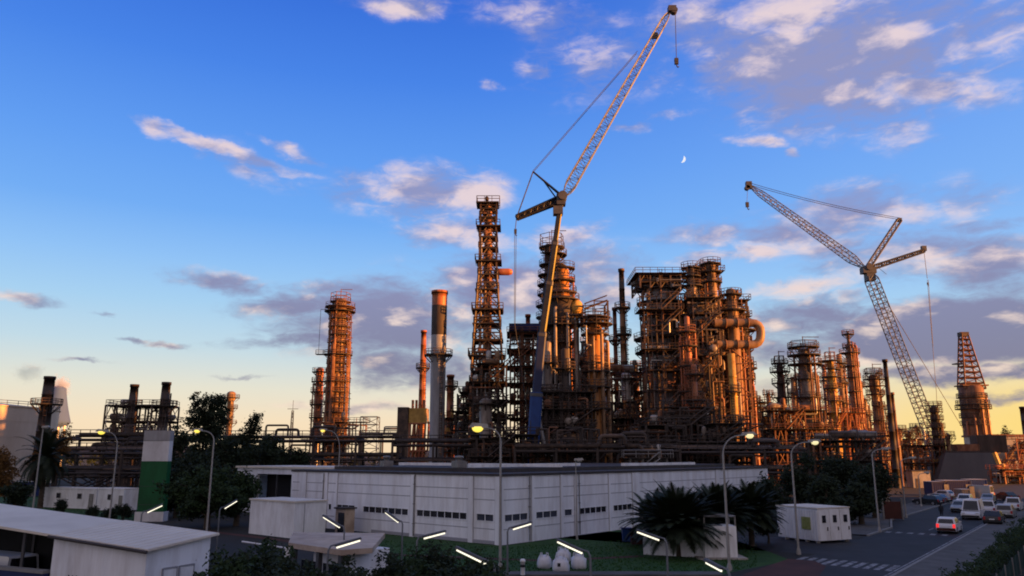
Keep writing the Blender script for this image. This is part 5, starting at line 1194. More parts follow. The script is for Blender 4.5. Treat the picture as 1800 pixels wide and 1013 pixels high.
# big towers behind the first crane
tower('dark stepped tower crowned by an open hoop frame, directly behind the first crane boom', 970, 182, [(432, 27), (500, 34), (560, 40)], 'steel', (437, (450, 1.8), 468, (486, 1.6), 503, 520, (540, 1.7), 560, 585, 610, 640, 672, 705, 740), seed=31, npipes=6, dome=False, crown=1.1, full=.8)
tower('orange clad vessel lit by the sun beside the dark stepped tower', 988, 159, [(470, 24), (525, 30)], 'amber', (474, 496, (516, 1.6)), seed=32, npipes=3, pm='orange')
tower('wide grey reactor vessel below the orange clad vessel', 985, 152, [(524, 50), (575, 36), (700, 38)], 'stackd', ((530, 1.0), (575, 2.0), 605, (640, 1.5), 672, 705, 740), seed=33, npipes=6, dome=False, pm='cladd')
tower('slim grey column on the dark side of the reactor', 962, 147, [(600, 14), (650, 17)], 'cladd', (640, 690, 735), seed=34, npipes=3)
tower('slim column before the grey reactor', 993, 145, [(612, 13)], 'stackd', (650, 700, 745), seed=35, npipes=2)
Y = 151; p = P(1013, 540, Y); t = thing('sphere_vessel', 'mustard yellow domed vessel high on the side of the grey reactor', 'vessel', (p.x, Y, 0)); rr = 12 * mpp(540, Y); b = MB(); b.lathe([(rr * math.cos(k * math.pi / 16), p.z + rr * 1.15 * math.sin(k * math.pi / 16)) for k in range(-8, 9)], 20); b.ring(rr * .98, rr + .12, p.z - .15, p.z + .15, n=20); b.build('shell', 'mustard', t)
b = MB(); b.box(-.4, 0, p.z - rr * 1.25, rr * 2.4, 2.6, .3); 
for s in (-1, 1): b.bar((s * rr * .8, 0, p.z - rr * 1.2), (-rr * 1.4, 0, p.z - rr * 3.2), .25)
b.box(s * 0, 0, (p.z - rr * 1.3) / 2, .5, .5, p.z - rr * 1.3); b.build('support', 'steel', t)
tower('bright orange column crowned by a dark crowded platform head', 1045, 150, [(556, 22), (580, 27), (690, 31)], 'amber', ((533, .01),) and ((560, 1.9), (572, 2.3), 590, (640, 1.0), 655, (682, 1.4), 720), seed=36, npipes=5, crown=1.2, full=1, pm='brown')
process_frame('dark crowded head structure on the bright orange column', 1026, 1068, 530, 148, 5, 3, 2, seed=37, zb=zat(574, 148), tall_pipes=3, name='platform_head', fill=1.2, ny=1)
process_frame('dark structure filling the gap between the grey reactor and the bright orange column', 1010, 1040, 600, 186, 8, 7, 2, seed=38, tall_pipes=6)
chimney('tall thin grey stack with a red collar', 1092, 180, 473, 9, 17, 'brown', plats=(543, 590, 650), bands=((545, 'steel'),), pw=1.2)
chimney('thin dark red stack beside the tall thin grey one', 1080, 186, 541, 7, 9, 'rust', plats=(600,))
tower('pale narrow column behind the two thin stacks', 1066, 196, [(620, 9), (660, 10)], 'clad', (640, 690), seed=39, npipes=2)
tower('grey lower column under the tall thin stack', 1100, 172, [(655, 17)], 'clad', (668, 715), seed=40, npipes=3)
process_frame('rusty process structure between the bright orange column and the big cracking unit', 1056, 1132, 655, 176, 9, 6, 4, seed=41, steel='rust', tall_pipes=8, fill=1.2)
# ------------------------------------------------------------------ the big cracking unit
tower('big grey regenerator vessel at the dark side of the cracking unit', 1160, 172, [(500, 50), (600, 56), (690, 62)], 'stackg', ((512, 1.6), (535, 2.2), (560, 1.8), 578, (598, 3.2), (622, 2.6), (650, 2.0), (690, 1.5), 720), seed=51, npipes=7, dome=False, pm='brown')
process_frame('overhanging dark deck house on top of the big grey vessel', 1125, 1196, 482, 167, 12, 2, 4, seed=52, zb=zat(506, 167), name='deck_structure', jag=False, fill=1.6, floor=1, tall_pipes=2, ny=2, drums=('steel', 'cladd'))
process_frame('tall brown steel frame of the cracking unit, stepped at the top', 1196, 1262, 478, 172, 12, 13, 4, seed=53, steel='rust', tall_pipes=12, fill=1.4, floor=1, w=.4)
process_frame('brown frame at the sunny side of the cracking unit, lower than its neighbour', 1258, 1312, 528, 170, 12, 11, 3, seed=54, steel='steel', tall_pipes=12, fill=1.3, floor=1, w=.4)
process_frame('slim stair tower rising above the cracking unit frame', 1236, 1256, 468, 180, 6, 12, 1, seed=55, steel='rust', tall_pipes=3, jag=False, ny=1)
process_frame('thin rusty access cage in front of the big grey vessel', 1131, 1192, 512, 161, 5, 10, 2, seed=151, steel='steel', tall_pipes=3, fill=.6, floor=.4, brace=.2, w=.24, ny=1)
process_frame('thin access cage in front of the sunny side of the cracking unit', 1262, 1308, 545, 165, 5, 11, 3, seed=152, steel='steel', tall_pipes=8, fill=1.0, floor=.6, w=.24, ny=1)
process_frame('crowded access frame between the glossy red brown column and the brown frame', 1216, 1262, 500, 161, 5, 14, 2, seed=153, steel='steel', tall_pipes=8, fill=1.0, floor=.7, w=.24, ny=1)
tower('orange head vessel standing highest on the cracking unit', 1249, 168, [(462, 16), (500, 18)], 'brown', (466, 480, 498), seed=56, npipes=4, pm='orange', full=1)
tower('brown twin vessel between the stair tower and the deck house', 1214, 168, [(470, 14), (505, 20)], 'cladd', (473, 488, 505), seed=57, npipes=5, pm='rust', full=1)
tower('orange domed reactor at the sunny shoulder of the cracking unit', 1284, 164, [(507, 17), (548, 22)], 'brown', (520, (548, 1.6), 570), seed=58, npipes=4, pm='orange')
tower('bulging orange vessel behind the big pipe loop', 1296, 168, [(585, 44), (612, 30), (700, 34)], 'brown', (583, (616, 1.6), 640, (668, 1.4), 700, 735), seed=59, npipes=6, pm='orange')
tower('glossy red brown column in front of the cracking unit', 1207, 148, [(556, 9), (600, 11), (650, 17)], 'orange', ((585, 1.2), (610, 1.2), 645, 690, 730, 775), seed=60, npipes=5, pm='orange', steel='rust')
tower('thin orange companion column hugging the glossy red brown one', 1219, 146, [(640, 10)], 'orange', (660, 705, 750), seed=61, npipes=3, pm='rust', steel='rust')
Y = 160; t = thing('transfer_pipe', 'huge bent pipe loop jutting out from the cracking unit', 'pipe', (X(1300, Y, 600), Y, 0)); rr = 12.5 * mpp(590, Y); b = MB(b_ := None) if False else MB()
o = Vector((t.location.x, Y, 0)); pts = [P(a, c, Y) - o for a, c in ((1262, 576), (1331, 573), (1331, 600), (1262, 603))]; pts[0].y += 3; pts[3].y += 3
rr = 9.6 * mpp(590, Y); pts = [P(1255, 568, Y) - o, P(1337, 568, Y) - o, P(1337, 606, Y) - o, P(1255, 606, Y) - o]; elbow_pipe(b, pts, rr * .78, 16); b.build('pipe', 'brown', t)
b = MB()
for q, ax in ((1275, 0), (1295, 0), (1314, 0)):
    for py in (568, 606): c = P(q, py, Y) - o; b.lathe([(rr * .80, -.12), (rr * .95, -.11), (rr * .95, .11), (rr * .80, .12)], 16, (c.x, 0), 'x', c.z)
b.build('flange', 'rust', t)
b = MB(); c = P(1316, 612, Y) - o; b.bar((c.x, 0, 0), (c.x, 0, c.z), .3); b.bar((c.x - 4, 0, 0), (c.x - 4, 0, c.z), .3)
for k in range(9): z0, z1 = c.z * k / 9, c.z * (k + 1) / 9; b.bar((c.x - 4 * (k % 2), 0, z0), (c.x - 4 * ((k + 1) % 2), 0, z1), .18); b.bar((c.x, 0, z1), (c.x - 4, 0, z1), .2)
b.build('support_frame', 'rust', t)
tower('yellowish standpipe running down the sunny side of the cracking unit', 1285, 152, [(622, 13)], 'mustard', (690, 742), seed=62, npipes=1, dome=False, pw=.8)
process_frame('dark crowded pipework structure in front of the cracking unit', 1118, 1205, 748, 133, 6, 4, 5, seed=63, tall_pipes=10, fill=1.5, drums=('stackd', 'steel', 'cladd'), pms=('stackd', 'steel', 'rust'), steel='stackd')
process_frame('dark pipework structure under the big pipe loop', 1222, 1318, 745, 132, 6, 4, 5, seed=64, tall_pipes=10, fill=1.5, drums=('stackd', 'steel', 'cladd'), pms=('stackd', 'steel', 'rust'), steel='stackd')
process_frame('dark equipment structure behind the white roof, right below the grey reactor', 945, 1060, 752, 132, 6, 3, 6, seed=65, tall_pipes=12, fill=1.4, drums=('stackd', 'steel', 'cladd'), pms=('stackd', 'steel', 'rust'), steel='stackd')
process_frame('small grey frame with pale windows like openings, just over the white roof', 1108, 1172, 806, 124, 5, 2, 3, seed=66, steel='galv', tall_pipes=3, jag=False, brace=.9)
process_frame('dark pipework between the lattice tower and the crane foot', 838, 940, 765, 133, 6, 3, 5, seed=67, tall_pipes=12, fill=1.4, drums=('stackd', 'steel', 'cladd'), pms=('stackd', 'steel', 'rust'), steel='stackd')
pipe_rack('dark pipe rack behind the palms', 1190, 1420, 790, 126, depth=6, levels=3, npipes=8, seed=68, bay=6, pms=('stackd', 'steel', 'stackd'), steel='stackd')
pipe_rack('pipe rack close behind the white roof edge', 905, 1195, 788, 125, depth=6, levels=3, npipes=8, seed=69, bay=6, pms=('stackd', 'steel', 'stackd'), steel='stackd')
# ------------------------------------------------------------------ towers on the right
process_frame('open dark structure with sky showing through between the cracking unit and the next columns', 1308, 1366, 708, 200, 9, 4, 4, seed=71, tall_pipes=5)
process_frame('dark brown structure at the foot of the big crowned column', 1360, 1450, 722, 196, 9, 4, 5, seed=72, tall_pipes=8, steel='rust')
tower('slender dark column with two collars', 1370, 205, [(640, 11), (672, 14), (700, 17)], 'stackd', (640, (655, 1.8), 675, 700), seed=73, npipes=3, crown=.5)
tower('big grey column crowned by wide crowded platforms', 1412, 202, [(612, 19), (640, 23), (660, 28)], 'cladd', ((612, 2.6), (626, 2.8), (642, 2.6), (668, .9), 700), seed=74, npipes=6, crown=2.2, full=1, pm='rust')
t = thing('scaffold_tower', 'pale thin stair scaffold on the sunny side of the big crowned column', 'scaffold', (X(1434, 203, 680), 203, 0)); b = MB(); b.lattice((0, 0, 0), (0, 0, zat(655, 203)), 2.2, 2.2, 22, .13, .09); b.build('frame', 'latp', t)
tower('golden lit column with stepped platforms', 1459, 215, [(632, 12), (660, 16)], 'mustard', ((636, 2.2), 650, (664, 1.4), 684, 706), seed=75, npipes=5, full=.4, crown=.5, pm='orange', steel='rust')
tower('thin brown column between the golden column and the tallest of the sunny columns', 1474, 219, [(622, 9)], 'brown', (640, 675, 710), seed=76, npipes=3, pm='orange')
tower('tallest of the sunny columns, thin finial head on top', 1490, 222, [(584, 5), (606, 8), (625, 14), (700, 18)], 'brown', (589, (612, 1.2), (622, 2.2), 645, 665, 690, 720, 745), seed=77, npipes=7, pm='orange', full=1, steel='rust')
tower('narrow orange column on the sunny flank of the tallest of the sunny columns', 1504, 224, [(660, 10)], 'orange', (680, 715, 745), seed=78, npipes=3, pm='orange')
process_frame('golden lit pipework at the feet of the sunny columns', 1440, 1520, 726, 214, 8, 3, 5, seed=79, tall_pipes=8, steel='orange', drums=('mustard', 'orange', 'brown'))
tower('thick headed dark column, its head wider than its shaft', 1535, 228, [(658, 17), (690, 13)], 'brown', (658, (668, 1.6), (680, 1.8), (694, 1.5), 715, 740), seed=80, npipes=5, full=.5, crown=.8, pm='rust')
process_frame('low orange pipework beside the thick headed column', 1518, 1580, 765, 220, 7, 2, 4, seed=81, tall_pipes=9, steel='rust', drums=('mustard', 'orange'))
chimney('slim black stack leaning over the sunny plant, with a sharp top', 1555, 185, 632, 7, 11, 'stackd', plats=())
chimney('short thin red stack just behind the slim black one', 1568, 196, 690, 5, 8, 'rust')
for i, (px, py, w, Y_, lb) in enumerate(((1597, 757, 9, 290, 'small mushroom headed column against the yellow sky'), (1610, 748, 7, 300, 'small pale column beside the mushroom headed one'), (1665, 762, 9, 300, 'small dark column right of the second crane foot'), (1580, 752, 8, 270, 'small golden column behind the slim black stack'), (1627, 762, 8, 310, 'stubby column between the crane boom and the mushroom headed one'))):
    tower(lb, px, Y_, [(py, w), (py + 12, w * .8)], 'brown', (py + 3, (py + 10, 1.8)), seed=90 + i, npipes=2, full=1, pw=1.6)
tower('dark column with ringed platforms beside the second crane boom', 1641, 240, [(714, 13), (740, 15)], 'stackd', (714, 725, 738, 752, 766, 780), seed=95, npipes=3, full=1)
process_frame('orange lit pipework beneath the second crane', 1580, 1665, 783, 236, 8, 2, 6, seed=96, tall_pipes=10, steel='rust', drums=('orange', 'mustard', 'brown'))
process_frame('dark pipework structure behind the roadside trees', 1420, 1545, 775, 132, 6, 3, 6, seed=97, tall_pipes=8, drums=('stackd', 'steel', 'cladd'), pms=('stackd', 'steel', 'rust'), steel='stackd')
t = thing('hut', 'small flat roofed hut catching warm light behind the parked cars', 'hut', (X(1606, 190, 832), 188, 0)); b = MB(); b.box(0, 0, 1.9, 4.2, 3, 3.8); b.build('wall', 'clad', t); b = MB(); b.box(0, 0, 3.9, 4.6, 3.4, .2); b.build('roof', 'roofd', t); b = MB(); b.box(-1, -1.53, 1.1, .9, .06, 2.1); b.build('door', 'steel', t)
p = G(1568, 914); t = thing('gate', 'rust orange sheet gate between posts at the road side', 'gate', (p.x, p.y, 0)); b = MB(); b.box(.2, 0, 1.1, 2.0, .08, 2.0); b.build('leaf', 'redp', t)
for s in (-.95, 1.35): b = MB(); b.box(s, 0, 1.25, .16, .16, 2.5); b.build('post', 'galv', t)
p = G(1556, 906); t = thing('sign', 'small pale sign board on posts before the roadside trees', 'sign', (p.x, p.y, 0)); b = MB(); b.box(0, 0, 1.9, 1.5, .06, .7); b.build('board', 'tan', t)
for s in (-.6, .6): b = MB(); b.bar((s, .06, 0), (s, .06, 2.2), .08); b.build('post', 'galv', t)
process_frame('rusty structure behind the slender two collared column', 1322, 1400, 735, 236, 9, 4, 5, seed=201, steel='rust', tall_pipes=8)
process_frame('rusty structure between the thick headed column and the slim black stack', 1500, 1575, 742, 250, 9, 4, 4, seed=202, steel='rust', tall_pipes=9, drums=('mustard', 'orange', 'brown'))
process_frame('far rusty pipework right of the slim black stack', 1572, 1640, 772, 290, 9, 3, 5, seed=203, steel='rust', tall_pipes=9, drums=('mustard', 'orange', 'brown'))
for i, (px, py, w, Y_, m_, lb) in enumerate(((1328, 700, 6, 240, 'brown', 'thin brown column behind the open dark structure'), (1350, 690, 7, 245, 'rust', 'thin rusty column behind the slender two collared one'), (1393, 662, 8, 232, 'brown', 'thin column half behind the big crowned column'), (1447, 640, 6, 236, 'orange', 'thin orange column at the shoulder of the golden one'), (1519, 700, 8, 240, 'brown', 'short lit column before the thick headed one'),
    (1546, 690, 6, 246, 'orange', 'thin orange column beside the thick headed column'), (1562, 728, 7, 250, 'mustard', 'short golden column by the slim black stack'), (1478, 650, 5, 240, 'galv', 'thinnest pale pipe stack among the sunny columns'), (1118, 640, 7, 205, 'rust', 'thin rusty column squeezed before the cracking unit'), (1030, 598, 7, 200, 'cladd', 'thin stained column between the grey reactor and the bright orange column'), (1058, 612, 6, 204, 'orange', 'thin orange column at the flank of the bright orange one'), (918, 600, 7, 186, 'orange', 'slim red pipe column inside the rust brown structure'))):
    tower(lb, px, Y_, [(py, w), (py + 25, w + 2)], m_, (py + 4, py + 30, py + 62), seed=210 + i, npipes=3, full=1, pw=1.1, steel='rust')
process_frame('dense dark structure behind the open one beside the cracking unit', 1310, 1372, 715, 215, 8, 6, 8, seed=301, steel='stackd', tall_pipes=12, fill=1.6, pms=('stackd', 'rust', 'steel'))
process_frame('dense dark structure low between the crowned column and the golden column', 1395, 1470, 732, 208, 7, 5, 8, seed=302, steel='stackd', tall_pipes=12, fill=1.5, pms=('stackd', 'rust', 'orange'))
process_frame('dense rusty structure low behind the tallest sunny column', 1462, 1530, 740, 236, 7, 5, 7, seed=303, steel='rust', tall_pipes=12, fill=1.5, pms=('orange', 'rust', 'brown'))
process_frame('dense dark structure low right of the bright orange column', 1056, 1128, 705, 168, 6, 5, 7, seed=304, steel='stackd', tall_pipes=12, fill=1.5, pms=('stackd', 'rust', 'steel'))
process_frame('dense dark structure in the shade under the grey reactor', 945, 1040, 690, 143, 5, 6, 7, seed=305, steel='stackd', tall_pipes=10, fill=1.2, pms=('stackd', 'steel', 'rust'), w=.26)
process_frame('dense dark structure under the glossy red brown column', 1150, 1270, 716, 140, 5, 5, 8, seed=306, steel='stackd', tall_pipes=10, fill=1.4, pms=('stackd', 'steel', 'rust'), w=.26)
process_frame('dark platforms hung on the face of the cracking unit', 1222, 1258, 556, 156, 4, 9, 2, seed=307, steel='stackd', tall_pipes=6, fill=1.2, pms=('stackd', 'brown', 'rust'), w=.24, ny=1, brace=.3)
# drill-like derrick on the right
Y = 300; x0 = X(1711, Y, 720); t = thing('derrick_tower', 'stout column topped by a tapering lattice mast leaning to one side', 'tower', (x0, Y, 0)); pm_ = lambda px, py: Vector((P(px, py, Y).x - x0, 0, zat(py, Y)))
b = MB(); r = 20 * mpp(720, Y); zs = zat(682, Y); b.lathe([(r * 1.02, 0), (r, zs * .8), (r, zs), (r * .8, zs + .8)], 24)
for z in (zs * .45, zs * .6, zs * .75, zs * .9): b.ring(r - .02, r + .15, z, z + .3, n=24)
b.build('column', 'rust', t)
for py, w_ in ((712, 1.5), (720, 1.9), (700, 1.0), (735, .8), (748, .8)):
    z = zat(py, Y); b = MB(); b.ring(r, r + w_, z, z + .3, n=20); pl = b.build('platform', 'grat', t); g = MB(); railing(g, [((r + w_ - .1) * math.cos(a * .35), (r + w_ - .1) * math.sin(a * .35), z + .3) for a in range(19)], 1.4, .15); g.build('railing', 'steel', pl)
b = MB(); bl, br_, tl, tr_ = pm_(1690, 684), pm_(1726, 684), pm_(1688, 586), pm_(1699, 588); n = 10; prev = None; dp = 2.6
for i in range(n + 1):
    q = i / n; l_, r2 = bl.lerp(tl, q), br_.lerp(tr_, q); d_ = dp * (1 - .6 * q); c = [l_ + Vector((0, -d_, 0)), r2 + Vector((0, -d_, 0)), r2 + Vector((0, d_, 0)), l_ + Vector((0, d_, 0))]
    for k in range(4): b.bar(c[k], c[(k + 1) % 4], .42)
    if prev:
        for k in range(4): b.bar(prev[k], c[k], .5); b.bar(prev[k], c[(k + 1) % 4], .2)
    prev = c
b.box((bl.x + br_.x) / 2, 0, zs + .8, br_.x - bl.x + 2, 2 * dp + 1, .5); b.build('lattice_mast', 'rust', t)
b = MB(); q = pm_(1688, 640); b.box(q.x - .5, 0, q.z, 4, 3, .4); q = pm_(1693, 588); b.box(q.x, 0, q.z, 3.2, 2.6, 1.6); b.build('crown_block', 'steel', t)
for k in range(5): b = MB(); a = 3.6 + k * .6; elbow_pipe(b, [((r + .5) * math.cos(a), (r + .5) * math.sin(a), 2), ((r + .5) * math.cos(a), (r + .5) * math.sin(a), zs * (.6 + .08 * k)), (r * .8 * math.cos(a), r * .8 * math.sin(a), zs * (.62 + .08 * k))], .4); b.build('pipe', 'orange', t)
# grey hall with battered walls
Y = 228; t = thing('hall', 'big plain grey hall whose walls lean inwards, behind the parked cars', 'building', (X(1706, Y, 820), Y, 0)); t.rotation_euler.z = R(-17); o = Vector(t.location); c = lambda px, py, d=0: (P(px, py, Y).x - o.x, d)
z0, z1 = 0, zat(796, Y); dd = 24
bot = [c(1652, 845, -1.5), c(1759, 845, -1.5), (c(1759, 845)[0], dd), (c(1652, 845)[0], dd)]; top_ = [c(1668, 796, 1), c(1744, 796, 1), (c(1744, 796)[0], dd - 2), (c(1668, 796)[0], dd - 2)]
b = MB(); b.prism(bot, 0, z1, top_); b.build('wall', mat('dull_grey_sheet', (.07,.07,.08), (.10,.098,.105), .2, .8, streak=.3), t)
b = MB(); b.box((top_[0][0] + top_[1][0]) / 2, dd / 2, z1 + .25, top_[1][0] - top_[0][0] + .6, dd - 2.4, .5); b.build('roof', 'roofd', t)
b = MB(); b.bar((*top_[1], z1), (*bot[1], 0), .9); b.build('painted_sunlit_corner', 'mustard', t)  # sunlight on the hall's right edge, painted as a mustard strip
for px, w_, za, zb_, m_, n_ in ((1722, 45, 796, 766, 'stackd', 'roof_house'), (1685, 34, 795, 781, 'rust', 'roof_shed')):
    b = MB(); xx = P(px, 780, Y + 6).x - o.x; b.box(xx, 7, (zat(za, Y + 6) + zat(zb_, Y + 6)) / 2, w_ * mpp(780, Y + 6), 8, zat(zb_, Y + 6) - zat(za, Y + 6)); b.build(n_, m_, t)
Y = 250; t = thing('hall', 'beige hall with a slanting conveyor gantry on its face, at the picture edge', 'building', (X(1749, Y, 800), Y, 0)); w = 62 * mpp(800, Y); H = zat(767, Y); b = MB(); b.box(w / 2, 8, H / 2, w, 16, H); b.build('wall', 'clad', t); b = MB(); b.box(w / 2, 8, H + .3, w + 1, 17, .6); b.build('roof', 'rust', t)
b = MB(); b.lattice((1.0, -1.3, zat(826, Y)), (w * .62, -1.3, zat(785, Y)), 1.6, 1.6, 8, .25, .15, up=(0, 1, 0)); b.build('conveyor', 'rust', t)
process_frame('orange lit pipe structure in front of the beige hall', 1752, 1815, 826, 212, 6, 2, 5, seed=101, steel='orange', drums=('mustard', 'orange'), tall_pipes=8)
process_frame('glowing orange frame at the very edge beside the beige hall', 1786, 1815, 772, 238, 6, 4, 2, seed=102, steel='orange', drums=('mustard', 'orange'), tall_pipes=6)
chimney('dark stack cut by the picture edge', 1797, 255, 715, 9, 12, 'stackd')
for i, (a, c_, py, h, lb) in enumerate(((1662, 1708, 872, 2.7, 'long navy blue container behind the silver hatchback'), (1709, 1738, 872, 2.9, 'bright blue container at the end of the long navy one'), (1640, 1668, 872, 2.5, 'dark blue container beside the dark lamp post'))):
    cabin(lb, a, c_, py, h, 'navy' if i != 1 else 'blue', 3, 'shipping_container', 'container', 0, 'blue containers by the grey hall', 1)
cabin('white low container in front of the navy blue one', 1692, 1712, 877, 1.5, 'galv', 2.2, 'skip', 'container', 0, None, 1)

# ------------------------------------------------------------------ cranes
def rope(b, a, c, r=.06, sag=0.0):
    a, c = Vector(a), Vector(c); n = 8 if sag else 1
    pts = [a.lerp(c, i / n) - Vector((0, 0, sag * 4 * (i / n) * (1 - i / n))) for i in range(n + 1)]
    for p, q in zip(pts, pts[1:]): b.tube(p, q, r, 5)
def hook(t, p, s, m='cable', nm='hook_block'):
    b = MB(t); b.box(p.x, p.y, p.z, 1.0 * s, .7 * s, 1.7 * s); b.tube((p.x, p.y - .4 * s, p.z + .3 * s), (p.x, p.y + .4 * s, p.z + .3 * s), .55 * s, 12)
    b.path([(p.x, p.y, p.z - .8 * s), (p.x + .1 * s, p.y, p.z - 1.5 * s), (p.x + .35 * s, p.y, p.z - 1.8 * s), (p.x + .6 * s, p.y, p.z - 1.5 * s)], .16 * s, 6); b.build(nm, m, t)
Y = 141.0; base = P(936, 800, Y); t = thing('mobile_crane', 'tallest crane: blue based telescopic boom with a long slanting lattice jib', 'crane', (base.x, Y, 0), 'cranes over the refinery')
Q = lambda px, py, dy=0: P(px, py, Y + dy)
q0, q1, q2, q3 = Q(933, 815), Q(943, 690), Q(953, 585), Q(985, 362)
q0.z = 3.0
def boom_seg(a, c, w, h, name, m, edge=False):
    b = MB(t); d = (c - a).normalized(); s_ = Vector((0, 1, 0)); u = d.cross(s_).normalized(); u = u if u.x > 0 else -u
    sec = [(-.5, -.35), (-.35, -.5), (.35, -.5), (.5, -.42), (.5, .42), (.35, .5), (-.35, .5), (-.5, .35)]
    n = 8; vs = [p + u * (x * w) + s_ * (y * h) for p in (a, c) for x, y in sec]
    b.add(vs, [tuple(range(7, -1, -1)), tuple(range(8, 16))] + [(i, (i + 1) % 8, 8 + (i + 1) % 8, 8 + i) for i in range(8)])
    o = b.build(name, m, t)
    b = MB(t); b.add([p + u * (x * w * 1.08) + s_ * (y * h * 1.08) + d * e for p, e in ((c - d * .5, -.3), (c - d * .5, .3)) for x, y in sec], [tuple(range(7, -1, -1)), tuple(range(8, 16))] + [(i, (i + 1) % 8, 8 + (i + 1) % 8, 8 + i) for i in range(8)]); b.build('boom_collar', 'lat', o)
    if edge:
        b = MB(t); b.add([p + u * (x * w) + s_ * (y * h) for p in (a + d * .2, c - d * 1.0) for x, y in ((.30, -.512), (.505, -.512), (.505, .4), (.502, .4), (.502, -.50), (.30, -.50))], [(i, (i + 1) % 6, 6 + (i + 1) % 6, 6 + i) for i in range(6)] + [tuple(range(5, -1, -1)), tuple(range(6, 12))]); b.build('painted_sunlit_edge', 'yellow', o)  # strip painting the sunlight on the right side of the darkened boom
    return o
boom_seg(q0, q1, 2.2, 2.2, 'boom_section', 'blue'); boom_seg(q1, q2, 1.6, 1.8, 'boom_section', 'navyd')
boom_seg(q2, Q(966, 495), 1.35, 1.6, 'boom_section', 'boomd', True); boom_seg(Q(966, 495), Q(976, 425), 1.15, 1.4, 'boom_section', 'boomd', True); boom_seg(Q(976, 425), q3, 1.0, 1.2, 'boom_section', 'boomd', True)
b = MB(t); hd = Q(986, 352); b.box(hd.x, hd.y, hd.z, 1.7, 1.8, 2.2); b.tube(hd + Vector((.3, -1.4, .6)), hd + Vector((.3, 1.4, .6)), .9, 12); b.box(hd.x - .6, hd.y, hd.z - 2.2, 1.8, 1.8, 1.6); b.build('boom_head', 'lat', t)
tip = Q(1176, 22); foot = Q(993, 343)
b = MB(t); b.lattice(foot, tip, 2.0, 1.2, 36, .15, .075, taper=.04); b.build('lattice_jib', 'latp', t)
b = MB(t); e = Q(1181, 17); b.box(e.x, e.y, e.z, 1.6, 1.4, 1.2); b.tube(e + Vector((.4, -.6, -.3)), e + Vector((.4, .6, -.3)), .7, 12); b.build('jib_tip', 'lat', t); b = MB(t); k = Q(1151, 63); b.box(k.x, k.y, k.z, 1.1, 1.1, .9); b.build('jib_sheave', 'lat', t)
s1, s2 = Q(908, 383), Q(937, 302)
b = MB(t); a_ = Q(987, 350); b.lattice(a_, s1, 1.15, .7, 14, .34, .2); b.build('mast_strut', 'boomd', t)
b = MB(t); b.tube(Q(988, 345), s2, .30, 6, .18); b.tube(Q(985, 348) + Vector((0, .6, -1)), s2.lerp(Q(988, 345), .35), .15, 5); b.build('jib_strut', 'boomd', t)
b = MB(t)
for dy in (-.5, .5): rope(b, s2 + Vector((0, dy, 0)), Q(1120, 92) + Vector((0, dy, 0)), .055); rope(b, s1 + Vector((0, dy, 0)), s2 + Vector((0, dy, 0)), .07)
rope(b, Q(1187, 22), Q(1189, 103), .07); rope(b, s1, Q(906, 402), .08)
for dx in (-1.4, 1.4): rope(b, Q(906 + dx, 402), Q(905 + dx * .6, 570), .055)
rope(b, Q(905, 570), Q(935, 780), .05); rope(b, Q(986, 360), Q(948, 560), .05)
b.build('rope', 'cable', t)
hook(t, Q(1189, 108), .75); hook(t, Q(906, 407), .5, nm='pendant_block')
# carrier, seen between the pipes
b = MB(t); b.box(base.x + .5, Y, 1.55, 14, 3.0, 1.0); b.box(base.x - 5.6, Y, 2.4, 2.4, 2.8, 1.9); b.build('carrier', 'blue', t)
for k in range(6):
    b = MB(t); xx = base.x - 5.4 + k * 2.3; 
    for s in (-1, 1): b.tube((xx, Y + s * 1.0, .75), (xx, Y + s * 1.55, .75), .75, 14)
    b.build('wheel', 'tyre', t)
b = MB(t); b.box(base.x + 1.5, Y, 3.3, 6, 2.8, 2.3); b.box(base.x + 5.2, Y, 3.2, 2.6, 3.0, 2.6); b.build('superstructure', 'blue', t); b = MB(t); b.box(base.x - 1.9, Y - 1.0, 3.4, 1.9, 1.3, 2.4); b.build('cab', 'glass', t)
for s in (-1, 1):
    for xx in (-5, 6): b = MB(t); b.box(base.x + xx, Y + s * 3.3, 1.1, .8, 4.0, .7); b.tube((base.x + xx, Y + s * 5, 0), (base.x + xx, Y + s * 5, 1.3), .4, 8); b.build('outrigger', 'blue', t)
b = MB(t); b.tube(Q(948, 815) * 1.0 + Vector((1.5, 0, 0)), q1 - Vector((0, 0, 3)), .45, 8); b.build('lift_ram', 'galv', t)
# white boxes near the crane foot
for i, (a, c_, py0, py1, lb, m_) in enumerate(((954, 978, 808, 783, 'pale square cabinet raised on the deck near the crane foot', 'whiteb'), (846, 862, 822, 690, 'grey round vessel glimpsed through the foot of the lattice tower', 'clad'))):
    if i == 0:
        Y2 = 142; t = thing('cabinet', lb, 'cabinet', (X(a, Y2, 800), Y2, 0)); w = (c_ - a) * mpp(800, Y2); z0, z1 = zat(py0, Y2), zat(py1, Y2); b = MB(); b.box(w / 2, 0, (z0 + z1) / 2, w, 1.6, z1 - z0); b.build('body', m_, t); b = MB()
        for xx in (.1, w - .1): b.bar((xx, 0, 0), (xx, 0, z0), .2)
        b.box(w / 2, 0, z1 + .1, w + .3, 1.9, .16); b.build('frame', 'galv', t)
    else: tower(lb, 854, 157, [(700, 22)], 'cladd', (712,), seed=110, npipes=1, base_z=0)
